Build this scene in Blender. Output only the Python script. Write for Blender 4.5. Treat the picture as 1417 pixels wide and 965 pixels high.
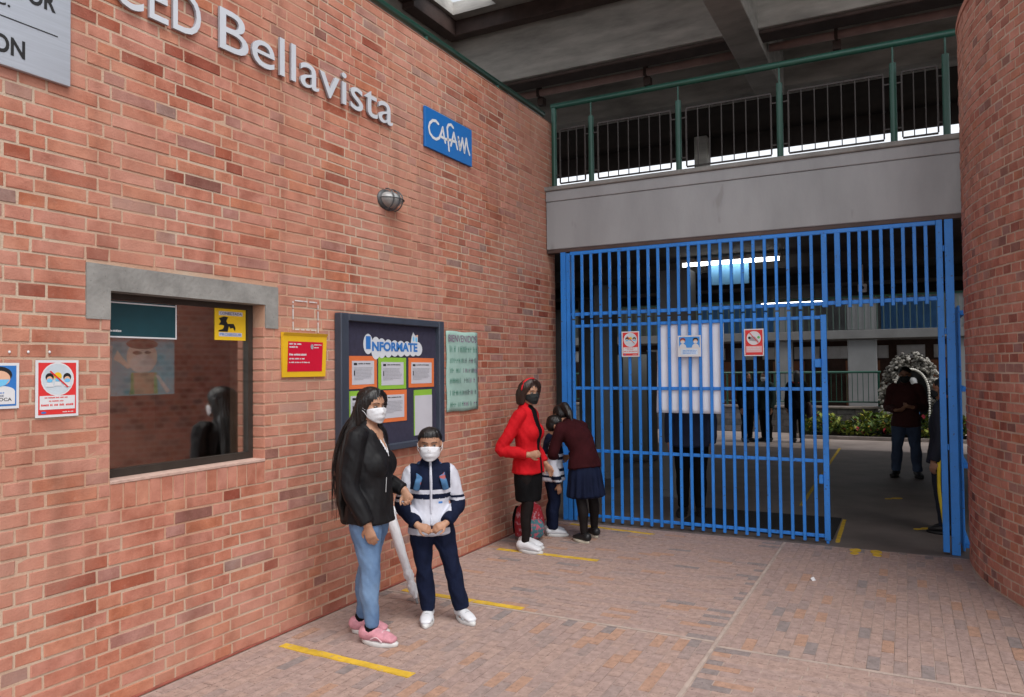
import bpy, bmesh, math, random
import numpy as np
from mathutils import Vector, Matrix, Euler
from mathutils.bvhtree import BVHTree

scene = bpy.context.scene
for _o in list(bpy.data.objects):
    bpy.data.objects.remove(_o)
COL = scene.collection

# ------------------------------------------------------------------ camera
CAM = Vector((3.49, 0.0, 1.65))
FW = Vector((-0.46335219, 0.88582204, 0.02498102))
UP = Vector((0.02064071, -0.01739402, 0.99963564))
RT = Vector((0.8859338, 0.46369899, -0.01022444))
cam_d = bpy.data.cameras.new('camera')
cam_d.sensor_width = 36.0
cam_d.lens = 1044.0 * 36.0 / 1417.0
cam_d.clip_start = 0.05
cam_d.clip_end = 3000
cam = bpy.data.objects.new('camera', cam_d)
COL.objects.link(cam)
cam.matrix_world = Matrix(((RT.x, UP.x, -FW.x, CAM.x), (RT.y, UP.y, -FW.y, CAM.y), (RT.z, UP.z, -FW.z, CAM.z), (0, 0, 0, 1)))
scene.camera = cam

# ------------------------------------------------------------------ light
SUN_EL, SUN_AZ = 58.0, 122.0          # degrees; azimuth clockwise from +Y
world = bpy.data.worlds.new('World')
scene.world = world
world.use_nodes = True
wt = world.node_tree
wt.nodes.clear()
wo = wt.nodes.new('ShaderNodeOutputWorld')
wb = wt.nodes.new('ShaderNodeBackground')
ws = wt.nodes.new('ShaderNodeTexSky')
wh = wt.nodes.new('ShaderNodeHueSaturation')
ws.sky_type = 'NISHITA'
ws.sun_disc = False
ws.sun_elevation = math.radians(SUN_EL)
ws.sun_rotation = math.radians(SUN_AZ)
ws.dust_density = 4.0
ws.altitude = 2600
wh.inputs['Saturation'].default_value = 0.16
wb.inputs['Strength'].default_value = 0.15
wt.links.new(ws.outputs[0], wh.inputs['Color'])
wt.links.new(wh.outputs[0], wb.inputs['Color'])
wt.links.new(wb.outputs[0], wo.inputs[0])
sl = bpy.data.lights.new('sun', 'SUN')
sl.energy = 1.3
sl.angle = math.radians(40)
sl.color = (1.0, 0.965, 0.92)
sun = bpy.data.objects.new('sun', sl)
COL.objects.link(sun)
_e, _a = math.radians(SUN_EL), math.radians(SUN_AZ)
_sd = Vector((math.sin(_a) * math.cos(_e), math.cos(_a) * math.cos(_e), math.sin(_e)))
sun.rotation_euler = _sd.to_track_quat('Z', 'Y').to_euler()
sun.location = (6, -4, 9)
scene.view_settings.view_transform = 'Standard'
scene.view_settings.look = 'None'
scene.view_settings.exposure = 0.97
scene.view_settings.gamma = 1.0
scene.view_settings.use_curve_mapping = False
scene.cycles.max_bounces = 8
scene.cycles.diffuse_bounces = 4
scene.cycles.transparent_max_bounces = 12

rng = random.Random(11)

# ------------------------------------------------------------------ helpers
def tag(o, label=None, cat=None, group=None, kind=None):
    if label: o['label'] = label
    if cat:
        o['category'] = cat
        if not kind: o['kind'] = 'thing'
    if group: o['group'] = group
    if kind: o['kind'] = kind
    return o

def empty(name, loc=(0, 0, 0), rz=0.0, label=None, cat=None, group=None, kind=None):
    o = bpy.data.objects.new(name, None)
    o.empty_display_size = 0.1
    COL.objects.link(o)
    o.location = loc
    o.rotation_euler = (0, 0, rz)
    return tag(o, label, cat, group, kind)

def link(name, me, parent=None, mats=None, smooth=False):
    o = bpy.data.objects.new(name, me)
    COL.objects.link(o)
    if parent is not None:
        o.parent = parent
    if mats is not None:
        for m in (mats if isinstance(mats, (list, tuple)) else [mats]):
            me.materials.append(m)
    if smooth:
        me.shade_smooth()
    return o

class MB:
    """collects shapes into one mesh"""
    def __init__(s):
        s.v, s.f, s.m = [], [], []
    def add(s, vs, fs, mi=0):
        b = len(s.v)
        s.v += [tuple(v) for v in vs]
        s.f += [tuple(b + i for i in f) for f in fs]
        s.m += [mi] * len(fs)
    def box(s, x0, y0, z0, x1, y1, z1, mi=0, ch=0.0):
        if ch <= 0:
            vs = [(x0, y0, z0), (x1, y0, z0), (x1, y1, z0), (x0, y1, z0), (x0, y0, z1), (x1, y0, z1), (x1, y1, z1), (x0, y1, z1)]
            s.add(vs, [(0, 3, 2, 1), (4, 5, 6, 7), (0, 1, 5, 4), (1, 2, 6, 5), (2, 3, 7, 6), (3, 0, 4, 7)], mi)
            return
        bm = bmesh.new()
        bmesh.ops.create_cube(bm, size=1.0)
        for v in bm.verts:
            v.co = Vector(((x0 + x1) / 2 + v.co.x * (x1 - x0), (y0 + y1) / 2 + v.co.y * (y1 - y0), (z0 + z1) / 2 + v.co.z * (z1 - z0)))
        bmesh.ops.bevel(bm, geom=list(bm.edges), offset=ch, segments=1, affect='EDGES', profile=0.5)
        s.bm(bm, mi)
    def bm(s, bm, mi=0):
        bm.verts.index_update()
        s.add([v.co[:] for v in bm.verts], [[v.index for v in f.verts] for f in bm.faces], mi)
        bm.free()
    def cyl(s, p, q, r, n=10, mi=0, r2=None, cap=True):
        p, q = Vector(p), Vector(q)
        t = (q - p).normalized()
        a = t.orthogonal().normalized(); b = t.cross(a)
        r2 = r if r2 is None else r2
        vs = []
        for c, rr in ((p, r), (q, r2)):
            for i in range(n):
                an = 2 * math.pi * i / n
                vs.append(c + a * (rr * math.cos(an)) + b * (rr * math.sin(an)))
        fs = [(i, (i + 1) % n, n + (i + 1) % n, n + i) for i in range(n)]
        if cap:
            fs += [tuple(reversed(range(n))), tuple(range(n, 2 * n))]
        s.add(vs, fs, mi)
    def poly(s, pts, mi=0):
        s.add(pts, [tuple(range(len(pts)))], mi)
    def build(s, name, mats, parent=None, smooth=False):
        me = bpy.data.meshes.new(name)
        me.from_pydata(s.v, [], s.f)
        me.polygons.foreach_set('material_index', s.m)
        me.update()
        o = link(name, me, parent, mats, smooth)
        return o

def boxo(name, mat, parent, x0, y0, z0, x1, y1, z1, ch=0.0):
    m = MB(); m.box(x0, y0, z0, x1, y1, z1, 0, ch)
    return m.build(name, mat, parent)

def copy_o(o, parent=None):
    c = o.copy(); COL.objects.link(c); c.parent = parent
    return c

# ------------------------------------------------------------------ materials
MATS = {}
def mat(name, col, rough=0.7, var=0.12, scale=6.0, bump=0.0, bscale=60.0, metal=0.0, spec=0.4, stretch=None, emit=None, col2=None, thr=(0.35, 0.7), coord='pos', speck=None, sheen=0.0):
    if name in MATS: return MATS[name]
    m = bpy.data.materials.new(name); m.use_nodes = True
    nt = m.node_tree; nt.nodes.clear()
    N = nt.nodes.new; L = nt.links.new
    out = N('ShaderNodeOutputMaterial'); b = N('ShaderNodeBsdfPrincipled')
    L(b.outputs[0], out.inputs[0])
    b.inputs['Roughness'].default_value = rough
    b.inputs['Metallic'].default_value = metal
    b.inputs['Specular IOR Level'].default_value = spec
    if sheen: b.inputs['Sheen Weight'].default_value = sheen
    if coord == 'pos':
        g = N('ShaderNodeNewGeometry'); vec = g.outputs['Position']
    else:
        g = N('ShaderNodeTexCoord'); vec = g.outputs['Object']
    if stretch:
        mp = N('ShaderNodeMapping'); mp.inputs['Scale'].default_value = stretch
        L(vec, mp.inputs['Vector']); vec = mp.outputs[0]
    n1 = N('ShaderNodeTexNoise'); n1.inputs['Scale'].default_value = scale; n1.inputs['Detail'].default_value = 5; n1.inputs['Roughness'].default_value = 0.6
    L(vec, n1.inputs['Vector'])
    mx = N('ShaderNodeMix'); mx.data_type = 'RGBA'
    c = Vector(col)
    c2 = Vector(col2) if col2 else c * (1 - 2 * var)
    if not col2: c = c * (1 + var * 0.6)
    mx.inputs['A'].default_value = (*[min(1, x) for x in c], 1); mx.inputs['B'].default_value = (*c2, 1)
    r = N('ShaderNodeMapRange'); r.inputs['From Min'].default_value = thr[0]; r.inputs['From Max'].default_value = thr[1]
    L(n1.outputs[0], r.inputs['Value']); L(r.outputs[0], mx.inputs['Factor'])
    colout = mx.outputs['Result']
    if speck:
        n3 = N('ShaderNodeTexNoise'); n3.inputs['Scale'].default_value = speck[0]; n3.inputs['Detail'].default_value = 3
        L(vec, n3.inputs['Vector'])
        r3 = N('ShaderNodeMapRange'); r3.inputs['From Min'].default_value = speck[1]; r3.inputs['From Max'].default_value = speck[1] + 0.05
        L(n3.outputs[0], r3.inputs['Value'])
        sc3 = N('ShaderNodeMath'); sc3.operation = 'MULTIPLY'; sc3.inputs[1].default_value = speck[3]
        L(r3.outputs[0], sc3.inputs[0])
        mx3 = N('ShaderNodeMix'); mx3.data_type = 'RGBA'; mx3.inputs['B'].default_value = (*speck[2], 1)
        L(sc3.outputs[0], mx3.inputs['Factor']); L(colout, mx3.inputs['A']); colout = mx3.outputs['Result']
    L(colout, b.inputs['Base Color'])
    if bump:
        n2 = N('ShaderNodeTexNoise'); n2.inputs['Scale'].default_value = bscale; n2.inputs['Detail'].default_value = 4
        L(vec, n2.inputs['Vector'])
        bp = N('ShaderNodeBump'); bp.inputs['Strength'].default_value = bump; bp.inputs['Distance'].default_value = 0.01
        L(n2.outputs[0], bp.inputs['Height']); L(bp.outputs[0], b.inputs['Normal'])
    if emit:
        b.inputs['Emission Color'].default_value = (*emit[0], 1); b.inputs['Emission Strength'].default_value = emit[1]
    MATS[name] = m
    return m

def brick_mat(name, col, wash=0.35, washcol=(0.51, 0.270, 0.200)):
    """fired clay: mottled, pitted, with a lime bloom that drifts over the wall in large patches"""
    m = bpy.data.materials.new(name); m.use_nodes = True
    nt = m.node_tree; nt.nodes.clear(); N = nt.nodes.new; L = nt.links.new
    out = N('ShaderNodeOutputMaterial'); b = N('ShaderNodeBsdfPrincipled'); L(b.outputs[0], out.inputs[0])
    b.inputs['Roughness'].default_value = 0.85; b.inputs['Specular IOR Level'].default_value = 0.25
    g = N('ShaderNodeNewGeometry')
    def noise(sc, det=4):
        n = N('ShaderNodeTexNoise'); n.inputs['Scale'].default_value = sc; n.inputs['Detail'].default_value = det; n.inputs['Roughness'].default_value = 0.62
        L(g.outputs['Position'], n.inputs['Vector']); return n.outputs[0]
    def rngf(s, a, bb, c=0.0, d=1.0):
        r = N('ShaderNodeMapRange'); r.inputs['From Min'].default_value = a; r.inputs['From Max'].default_value = bb
        r.inputs['To Min'].default_value = c; r.inputs['To Max'].default_value = d; L(s, r.inputs['Value']); return r.outputs[0]
    def mix(fac, a, bb):
        x = N('ShaderNodeMix'); x.data_type = 'RGBA'; L(fac, x.inputs['Factor'])
        for k, s in (('A', a), ('B', bb)):
            if isinstance(s, tuple): x.inputs[k].default_value = (*s, 1)
            else: L(s, x.inputs[k])
        return x.outputs['Result']
    c = Vector(col)
    base = mix(rngf(noise(7.5, 6), .34, .66), tuple(c * 1.16), tuple(Vector((c.x * .76, c.y * .64, c.z * .60))))
    spots = mix(rngf(noise(70, 3), .66, .74, 0, .55), base, tuple(c * 0.38))
    lime = mix(rngf(noise(.9, 6), .42, .64, 0, wash * 1.3), spots, washcol)
    fine = mix(rngf(noise(42, 3), .60, .72, 0, wash * .7), lime, washcol)
    mp = N('ShaderNodeMapping'); mp.inputs['Scale'].default_value = (1, 5.5, .45); L(g.outputs['Position'], mp.inputs['Vector'])
    ns_ = N('ShaderNodeTexNoise'); ns_.inputs['Scale'].default_value = 1.0; ns_.inputs['Detail'].default_value = 6; L(mp.outputs[0], ns_.inputs['Vector'])
    fine = mix(rngf(ns_.outputs[0], .56, .74, 0, .42), fine, (.17, .085, .06))
    L(fine, b.inputs['Base Color'])
    bp = N('ShaderNodeBump'); bp.inputs['Strength'].default_value = 0.45; bp.inputs['Distance'].default_value = 0.006
    L(noise(95, 5), bp.inputs['Height']); L(bp.outputs[0], b.inputs['Normal'])
    return m

BRICK_L = [((.46, .198, .140), 6), ((.45, .186, .126), 6), ((.465, .212, .158), 6), ((.435, .174, .112), 5), ((.475, .212, .138), 4),
           ((.34, .105, .062), 1.5), ((.27, .075, .048), .8), ((.36, .185, .155), 1.2), ((.24, .11, .09), .35), ((.45, .175, .10), 1.2), ((.30, .20, .175), .6)]
BRICK_R = [((.46, .195, .145), 5), ((.43, .175, .125), 5), ((.48, .22, .17), 4), ((.34, .11, .078), 2.5), ((.25, .085, .065), 1.2), ((.28, .16, .145), 1.4), ((.16, .075, .068), .6), ((.42, .16, .095), 1.0)]
MB_L = [brick_mat('wall_brick', c, .5) for c, w in BRICK_L]
MB_R = [brick_mat('tower_brick', c, .42) for c, w in BRICK_R]
W_L = [w for c, w in BRICK_L]; W_R = [w for c, w in BRICK_R]
M_MORTAR = mat('mortar', (.52, .405, .305), .9, .10, 1.3, .4, 130, col2=(.485, .285, .195), thr=(.38, .58))
M_MORTAR_R = mat('mortar_grey', (.52, .41, .32), .9, .12, 3, .4, 130)
M_CONC = mat('concrete', (.27, .265, .25), .85, .16, 5, .35, 45, speck=(60, .68, (.12, .12, .115), .5))
M_CONC_D = mat('concrete_roof', (.50, .48, .45), .9, .22, 2.2, .3, 30, stretch=(.5, 1, 2.2))
M_PAINTG = mat('grey_painted_concrete', (.32, .328, .335), .75, .09, 1.4, .15, 40, stretch=(1.6, 1.6, .5), speck=(3.4, .64, (.20, .195, .19), .45))
M_STEELB = mat('brown_steel', (.085, .055, .048), .6, .2, 4, .1, 40)
M_BLUE = mat('blue_enamel', (.028, .225, .70), .42, .10, 3, .06, 50, spec=.4, speck=(38, .66, (.05, .07, .13), .8))
M_GREEN = mat('green_enamel', (.011, .070, .048), .4, .1, 5, .05, 60, spec=.5)
M_DARKBAR = mat('dark_iron', (.045, .038, .035), .6, .15, 8)
M_BLACK = mat('black_plastic', (.012, .012, .013), .5, .1, 8)
M_WHITE = mat('white_print', (.66, .67, .69), .6, .03, 6)
M_YELLOWP = mat('yellow_road_paint', (.64, .41, .035), .8, .16, 9, .3, 80, speck=(22, .61, (.42, .29, .20), .85))

def project(p):
    d = Vector(p) - CAM
    z = d.dot(FW)
    if z < 0.1: return None
    return (708.5 + 1044 * d.dot(RT) / z, 482.5 - 1044 * d.dot(UP) / z, z)

# ------------------------------------------------------------------ pieces (bricks, pavers)
def piece_geo(L, H, D, ch, r=None, j=0.0):
    """a chamfered block seen from its face: u along, v up, w out (face at w = 0)"""
    hl, hh = L / 2, H / 2
    jj = (lambda: (r.uniform(-j, j) if r else 0.0))
    vs = []
    for (a, b, w) in ((0, 0, -D), (0, 0, -ch), (ch, ch, 0)):
        for (su, sv) in ((-1, -1), (1, -1), (1, 1), (-1, 1)):
            vs.append((su * (hl - a) + (jj() if w > -D else 0), sv * (hh - b) + (jj() if w > -D else 0), w + (jj() * .6 if w == 0 else 0)))
    fs = [(8, 9, 10, 11)]
    for k in (0, 4):
        for i in range(4):
            n = (i + 1) % 4
            fs.append((k + i, k + n, k + 4 + n, k + 4 + i))
    return vs, fs

def lay_pieces(parent, places, mats, names, depth, ch, jit, n_single=300, seed=1):
    """places: (origin, U, V, W, length, height, material index); the largest in the picture stand alone, the rest is one part"""
    r = random.Random(seed)
    sc = []
    for i, (o, U, V, W, L, H, mi) in enumerate(places):
        p = project(o)
        a = 0.0
        if p and -15 < p[0] < 1432 and -10 < p[1] < 975:
            pu = project(o + U * L * .5); pv = project(o + V * H * .5)
            if pu and pv:
                a = abs((pu[0] - p[0]) * (pv[1] - p[1]) - (pu[1] - p[1]) * (pv[0] - p[0]))
        sc.append((a, i))
    sc.sort(reverse=True)
    single = {i for a, i in sc[:n_single] if a > 0}
    cache = {}
    big = MB()
    for i, (o, U, V, W, L, H, mi) in enumerate(places):
        M4 = Matrix(((U.x, V.x, W.x, o.x), (U.y, V.y, W.y, o.y), (U.z, V.z, W.z, o.z), (0, 0, 0, 1)))
        if i in single:
            key = (round(L, 3), round(H, 3), r.randrange(3))
            if key not in cache:
                me = bpy.data.meshes.new(names[0])
                vs, fs = piece_geo(L, H, depth, ch, r, jit)
                me.from_pydata(vs, [], fs); me.materials.append(mats[mi]); me.update()
                cache[key] = me
            ob = bpy.data.objects.new(names[0], cache[key])
            COL.objects.link(ob); ob.parent = parent
            ob.matrix_local = M4
            ob.material_slots[0].link = 'OBJECT'; ob.material_slots[0].material = mats[mi]
        else:
            vs, fs = piece_geo(L, H, depth, ch, r, jit)
            big.add([M4 @ Vector(v) for v in vs], fs, mi)
    if big.f:
        tag(big.build(names[1], mats, parent), kind='stuff')
# ================================================================== SETTING
# ---- ground: one sheet to the horizon, brick pavers laid on it in front of the gate
pave = boxo('pavement', mat('paver_joint', (.42, .325, .28), .9, .15, 10, .3, 90), None, -0.3, -1.2, -0.30, 9.0, 7.44, -0.0035)
tag(pave, kind='structure')
gm = MB(); gm.add([(-600, -600, -.32), (600, -600, -.32), (600, 600, -.32), (-600, 600, -.32)], [(0, 1, 2, 3)])
tag(gm.build('ground', mat('street_ground', (.13, .12, .115), .9, .2, 1.5, .3, 30)), kind='structure')
PAV = [((.395, .280, .240), 6), ((.385, .280, .248), 6), ((.405, .288, .246), 5), ((.370, .268, .238), 5), ((.425, .262, .190), 1.6), ((.27, .225, .215), .5), ((.335, .255, .232), 1.5)]
M_PAV = [mat('paver_clay_%d' % i, c, .82, .14, 22, .5, 120, speck=(75, .635, (.10, .06, .055), .8), spec=.3) for i, (c, w) in enumerate(PAV)]
W_P = [w for c, w in PAV]
places = []
X, Y, Z = Vector((1, 0, 0)), Vector((0, 1, 0)), Vector((0, 0, 1))
r = random.Random(5)
PL, PW, PJ = .2, .062, .004
def tower_x(y):            # the curved tower's face
    return 7.22 - math.sqrt(max(0, 3.3 ** 2 - (7.3 - y) ** 2)) if y > 4.0 else 99
def pave_panel(x0, x1, y0, y1, along):
    a0, a1, b0, b1 = (x0, x1, y0, y1) if along == 'x' else (y0, y1, x0, x1)
    nb = int((b1 - b0) / (PW + PJ)); bw = (b1 - b0) / nb
    for k in range(nb):
        bc = b0 + (k + .5) * bw
        a = a0 - (r.choice((0, .5, .25)) * PL)
        # a bond that drifts: every other row slips by half
        a = a0 - (PL / 2 if k % 2 else 0) + r.uniform(-.012, .012)
        while a < a1 - .02:
            s, e = max(a, a0), min(a + PL, a1)
            if e - s > .03:
                c = (s + e) / 2
                cx_, cy_ = (c, bc) if along == 'x' else (bc, c)
                if cx_ < tower_x(cy_) - .0 or cy_ < 4.0:
                    U, V = (X, Y) if along == 'x' else (Y, -X)
                    mi = r.choices(range(len(PAV)), W_P)[0]
                    if abs(c - a0) < .12 or abs(c - a1) < .12:
                        if r.random() < .3: mi = 5
                    places.append((Vector((cx_, cy_, r.uniform(-.0012, .0012))), U, V, Z, (e - s) - PJ, bw - PJ, mi))
            a += PL + PJ
pave_panel(0.02, 2.435, 4.60, 7.42, 'x')
pave_panel(0.02, 2.435, 2.0, 4.57, 'y')
pave_panel(2.465, 6.7, 4.53, 7.42, 'y')
pave_panel(2.465, 6.7, 2.0, 4.50, 'x')
lay_pieces(pave, places, M_PAV, ('paver', 'paver_field'), .03, .0012, .0014, 300, 3)
# cement bands between the panels
M_BAND = mat('cement_band', (.43, .345, .30), .9, .12, 12, .3, 80)
boxo('cement_band', M_BAND, pave, 2.441, 2.0, -.0025, 2.459, 7.42, .0005)
boxo('cement_band', M_BAND, pave, .02, 4.573, -.0025, 2.435, 4.597, .0005)
boxo('cement_band', M_BAND, pave, 2.465, 4.503, -.0025, 6.7, 4.527, .0005)

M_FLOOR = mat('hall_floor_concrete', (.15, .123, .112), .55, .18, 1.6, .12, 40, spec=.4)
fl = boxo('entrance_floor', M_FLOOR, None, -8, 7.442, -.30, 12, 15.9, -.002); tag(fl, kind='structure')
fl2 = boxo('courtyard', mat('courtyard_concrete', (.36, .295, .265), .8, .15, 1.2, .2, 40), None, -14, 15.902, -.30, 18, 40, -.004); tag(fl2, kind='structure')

def stripe(x0, y0, x1, y1, w, label, z=.0035, group='yellow distance lines on the pavers'):
    d = Vector((x1 - x0, y1 - y0, 0)); n = d.normalized().cross(Z) * (w / 2)
    m = MB(); rr = random.Random(int(x0 * 100 + y0 * 10))
    k = 14; top = []
    for i in range(k + 1):
        p = Vector((x0, y0, 0)) + d * (i / k)
        top.append((p + n * (1 + rr.uniform(-.12, .12)), p - n * (1 + rr.uniform(-.12, .12))))
    for i in range(k):
        a, b = top[i]; c, e = top[i + 1]
        vs = [(q.x, q.y, -.004) for q in (a, b, e, c)] + [(q.x, q.y, z) for q in (a, b, e, c)]
        m.add(vs, [(4, 7, 6, 5), (0, 1, 5, 4), (2, 3, 7, 6), (3, 0, 4, 7), (1, 2, 6, 5)])
    o = m.build('floor_line', M_YELLOWP)
    tag(o, label, 'floor marking', group)
stripe(.14, 3.40, 1.10, 3.37, .062, 'yellow painted line on pavers by the pink sneakers')
stripe(.13, 4.635, 1.13, 4.63, .058, 'yellow painted line on pavers running behind the boy in white shoes')
stripe(.16, 6.05, 1.13, 6.05, .062, 'yellow painted line on pavers under the woman in the red blazer')
stripe(.33, 7.33, 1.26, 7.22, .05, 'yellow painted line on pavers along the foot of the blue gate')
stripe(2.885, 7.62, 2.87, 8.75, .036, 'short yellow line on the hall floor along the edge of the rubber mat', .002)
stripe(2.36, 9.42, 2.29, 16.1, .042, 'long yellow line leading across the hall floor towards the planting bed', .002)
def footmark(x, y, rz, sc=1.0, label='', z=.004):
    m = MB()
    for (cx_, cy_, rx, ry) in ((0, .05, .05, .075), (.005, -.075, .038, .045)):
        n = 14
        top = [(cx_ + rx * math.cos(2 * math.pi * i / n), cy_ + ry * math.sin(2 * math.pi * i / n)) for i in range(n)]
        vs = [(a * sc, b * sc, -.006) for a, b in top] + [(a * sc, b * sc, 0) for a, b in top]
        m.add(vs, [tuple(range(n, 2 * n))] + [(i, (i + 1) % n, n + (i + 1) % n, n + i) for i in range(n)])
    o = m.build('footprint_marking', M_YELLOWP); o.location = (x, y, z); o.rotation_euler.z = rz
    tag(o, label, 'floor marking', 'yellow footprints on the floor')
footmark(3.05, 7.30, -.06, .95, 'yellow footprint painted at the gate threshold beside the open doorway')
footmark(3.22, 7.31, .06, .95, 'yellow footprint painted at the gate threshold beside the open doorway')
footmark(3.31, 10.37, -.9, .95, 'yellow footprint on the dark hall floor before the man in maroon', .002)
footmark(3.60, 8.60, -.9, .9, 'yellow footprint on the hall floor at the guard\'s shoe', .002)
m = MB(); m.box(1.35, 7.72, -.001, 2.84, 8.78, .012, 0, .004)
tag(m.build('door_mat', mat('black_rubber', (.018, .018, .019), .8, .2, 30, .6, 160)), 'black rubber mat lying behind the closed blue gate', 'mat')
m = MB(); m.cyl((2.81, 6.2, 0), (2.83, 6.21, .012), .018, 7)
tag(m.build('litter_scrap', M_WHITE), 'tiny white scrap of paper lying on the pavers', 'litter')

# ---- left brick wall (face at x = 0) with the service window
wall = empty('brick_wall', (0, 3, 0), label='long salmon brick wall with lettering, notices and a service window', cat='wall')
wall.location = (0, 0, 0)
OY0, OY1, OZ0, OZ1 = 2.385, 3.40, 1.105, 2.05     # the opening
WT, WY0, WY1 = 4.375, -1.2, 7.74
BH, BJ = .0560, .0122
LB, SB = .2405, .1135
body = MB()
for (y0, y1, z0, z1) in ((WY0, OY0, -.2, WT), (OY1, WY1, -.2, WT), (OY0, OY1, -.2, OZ0 - .004), (OY0, OY1, OZ1 + .02, WT)):
    body.box(-.30, y0, z0, -.0032, y1, z1)
body.build('mortar_bed', M_MORTAR, wall)
boxo('wall_cap', MB_L[3], wall, -.31, WY0, WT + .001, .002, WY1, WT + .012, .004)
blocked = [(2.258, OY0, 1.905, 2.19), (OY1, 3.507, 1.905, 2.19), (OY0, OY1, .985, 2.19), (2.258, 3.507, 2.05, 2.175)]
places = []
r = random.Random(21)
rows = int(WT / (BH + BJ))
for i in range(rows):
    z0 = .014 + i * (BH + BJ); zc = z0 + BH / 2
    y = WY0 - ((LB + SB) / 2 + BJ if i % 2 else 0) + .06
    k = i % 2
    while y < WY1:
        L = (LB if k % 2 else SB) + r.uniform(-.003, .003)
        segs = [(max(y, WY0), min(y + L, WY1 - .004))]
        for (b0, b1, c0, c1) in blocked:
            if c0 < zc < c1 + .01:
                ns = []
                for (s, e) in segs:
                    if e <= b0 or s >= b1: ns.append((s, e))
                    else:
                        if s < b0: ns.append((s, b0 - .001))
                        if e > b1: ns.append((b1 + .001, e))
                segs = ns
        for (s, e) in segs:
            if e - s > .012:
                c = (s + e) / 2
                w = list(W_L)
                # redder firing in drifting bands
                q = math.sin(c * 1.9 + zc * 2.3) + math.sin(zc * 3.1 - c * .8)
                f = 1.9 if q > .7 else (.55 if q < -.5 else 1.0)
                for t in (5, 6, 8): w[t] *= f
                mi = r.choices(range(len(w)), w)[0]
                U = (Y + Z * r.uniform(-.006, .006)).normalized(); V = X.cross(U)
                places.append((Vector((r.uniform(-.0022, .0015), c, zc + r.uniform(-.001, .001))), U, V, X, e - s, BH + r.uniform(-.0015, .001), mi))
        y += L + BJ; k += 1
# soldier course under the window, and the brick reveal on the far side of the opening
ns = 14; sw = (OY1 - OY0) / ns
for i in range(ns):
    mi = r.choices(range(len(W_L)), W_L)[0] if r.random() < .5 else r.randrange(4)
    places.append((Vector((.001, OY0 + (i + .5) * sw, 1.028)), Z, -Y, X, .122, sw - .011, mi))
lay_pieces(wall, places, MB_L, ('brick', 'brick_field'), .02, .0018, .0022, 300, 7)
rv = []
for i in range(rows):
    zc = .014 + i * (BH + BJ) + BH / 2
    if OZ0 < zc < 1.90:
        rv.append((Vector((-.058, OY1 - .006, zc)), X, Z, -Y, .108, BH, r.randrange(4)))
lay_pieces(wall, rv, MB_L, ('reveal_brick', 'reveal_bricks'), .007, .003, .001, 40, 9)
boxo('sill_cap', mat('pink_mortar_cap', (.52, .36, .30), .9, .1, 20, .4, 90), wall, -.13, OY0 + .001, OZ0 - .014, .004, OY1 - .001, OZ0 + .004, .003)
boxo('base_strip', mat('red_oxide_paint', (.30, .085, .06), .8, .15, 12, .2, 60), wall, -.006, WY0, .001, .006, WY1, .013, .002)
# concrete lintel with short legs
lm = MB()
out = [(2.258, 1.906), (2.383, 1.906), (2.383, 2.05), (3.402, 2.05), (3.402, 1.906), (3.506, 1.906), (3.506, 2.165), (2.258, 2.178)]
n = len(out)
lm.add([(-.14, a, b) for a, b in out] + [(.006, a, b) for a, b in out], [(0, 7, 2, 1), (7, 6, 3, 2), (6, 5, 4, 3), (8, 9, 10, 15), (15, 10, 11, 14), (14, 11, 12, 13)] + [(i, (i + 1) % n, n + (i + 1) % n, n + i) for i in range(n)])
lm.build('lintel', M_CONC, wall)
# the window: dark metal frame, mirrored film glass
win = empty('window', (0, 0, 0)); win.parent = wall
M_FRAME = mat('bronze_window_frame', (.05, .042, .036), .45, .12, 6, metal=.3)
FX = -.115
f = MB()
f.box(FX - .03, OY0 + .001, OZ0 + .006, FX + .02, OY0 + .045, OZ1 - .001)
f.box(FX - .03, OY1 - .045, OZ0 + .006, FX + .02, OY1 - .008, OZ1 - .001)
f.box(FX - .03, OY0 + .045, OZ0 + .006, FX + .02, OY1 - .045, OZ0 + .045)
f.box(FX - .03, OY0 + .045, OZ1 - .030, FX + .02, OY1 - .045, OZ1 - .001)
f.build('frame', M_FRAME, win)
gl = bpy.data.materials.new('tinted_mirror_glass'); gl.use_nodes = True
nt = gl.node_tree; nt.nodes.clear()
o_ = nt.nodes.new('ShaderNodeOutputMaterial'); mx_ = nt.nodes.new('ShaderNodeMixShader'); t_ = nt.nodes.new('ShaderNodeBsdfTransparent'); g_ = nt.nodes.new('ShaderNodeBsdfGlossy')
t_.inputs[0].default_value = (.95, .95, .94, 1); g_.inputs[0].default_value = (.93, .91, .89, 1); g_.inputs['Roughness'].default_value = .045
mx_.inputs[0].default_value = .45
nt.links.new(t_.outputs[0], mx_.inputs[1]); nt.links.new(g_.outputs[0], mx_.inputs[2]); nt.links.new(mx_.outputs[0], o_.inputs[0])
boxo('pane', gl, win, FX - .006, OY0 + .043, OZ0 + .043, FX - .001, OY1 - .044, OZ1 - .029)
# the dim room behind the glass
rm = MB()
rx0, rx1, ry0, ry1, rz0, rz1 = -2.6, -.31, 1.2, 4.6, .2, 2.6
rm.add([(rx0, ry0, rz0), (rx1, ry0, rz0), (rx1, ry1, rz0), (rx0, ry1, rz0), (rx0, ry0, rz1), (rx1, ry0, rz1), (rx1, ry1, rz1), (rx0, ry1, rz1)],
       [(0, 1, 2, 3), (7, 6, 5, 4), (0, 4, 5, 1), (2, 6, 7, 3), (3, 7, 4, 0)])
tag(rm.build('office_room', mat('office_paint', (.22, .20, .18), .9, .1, 3)), kind='structure')
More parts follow.
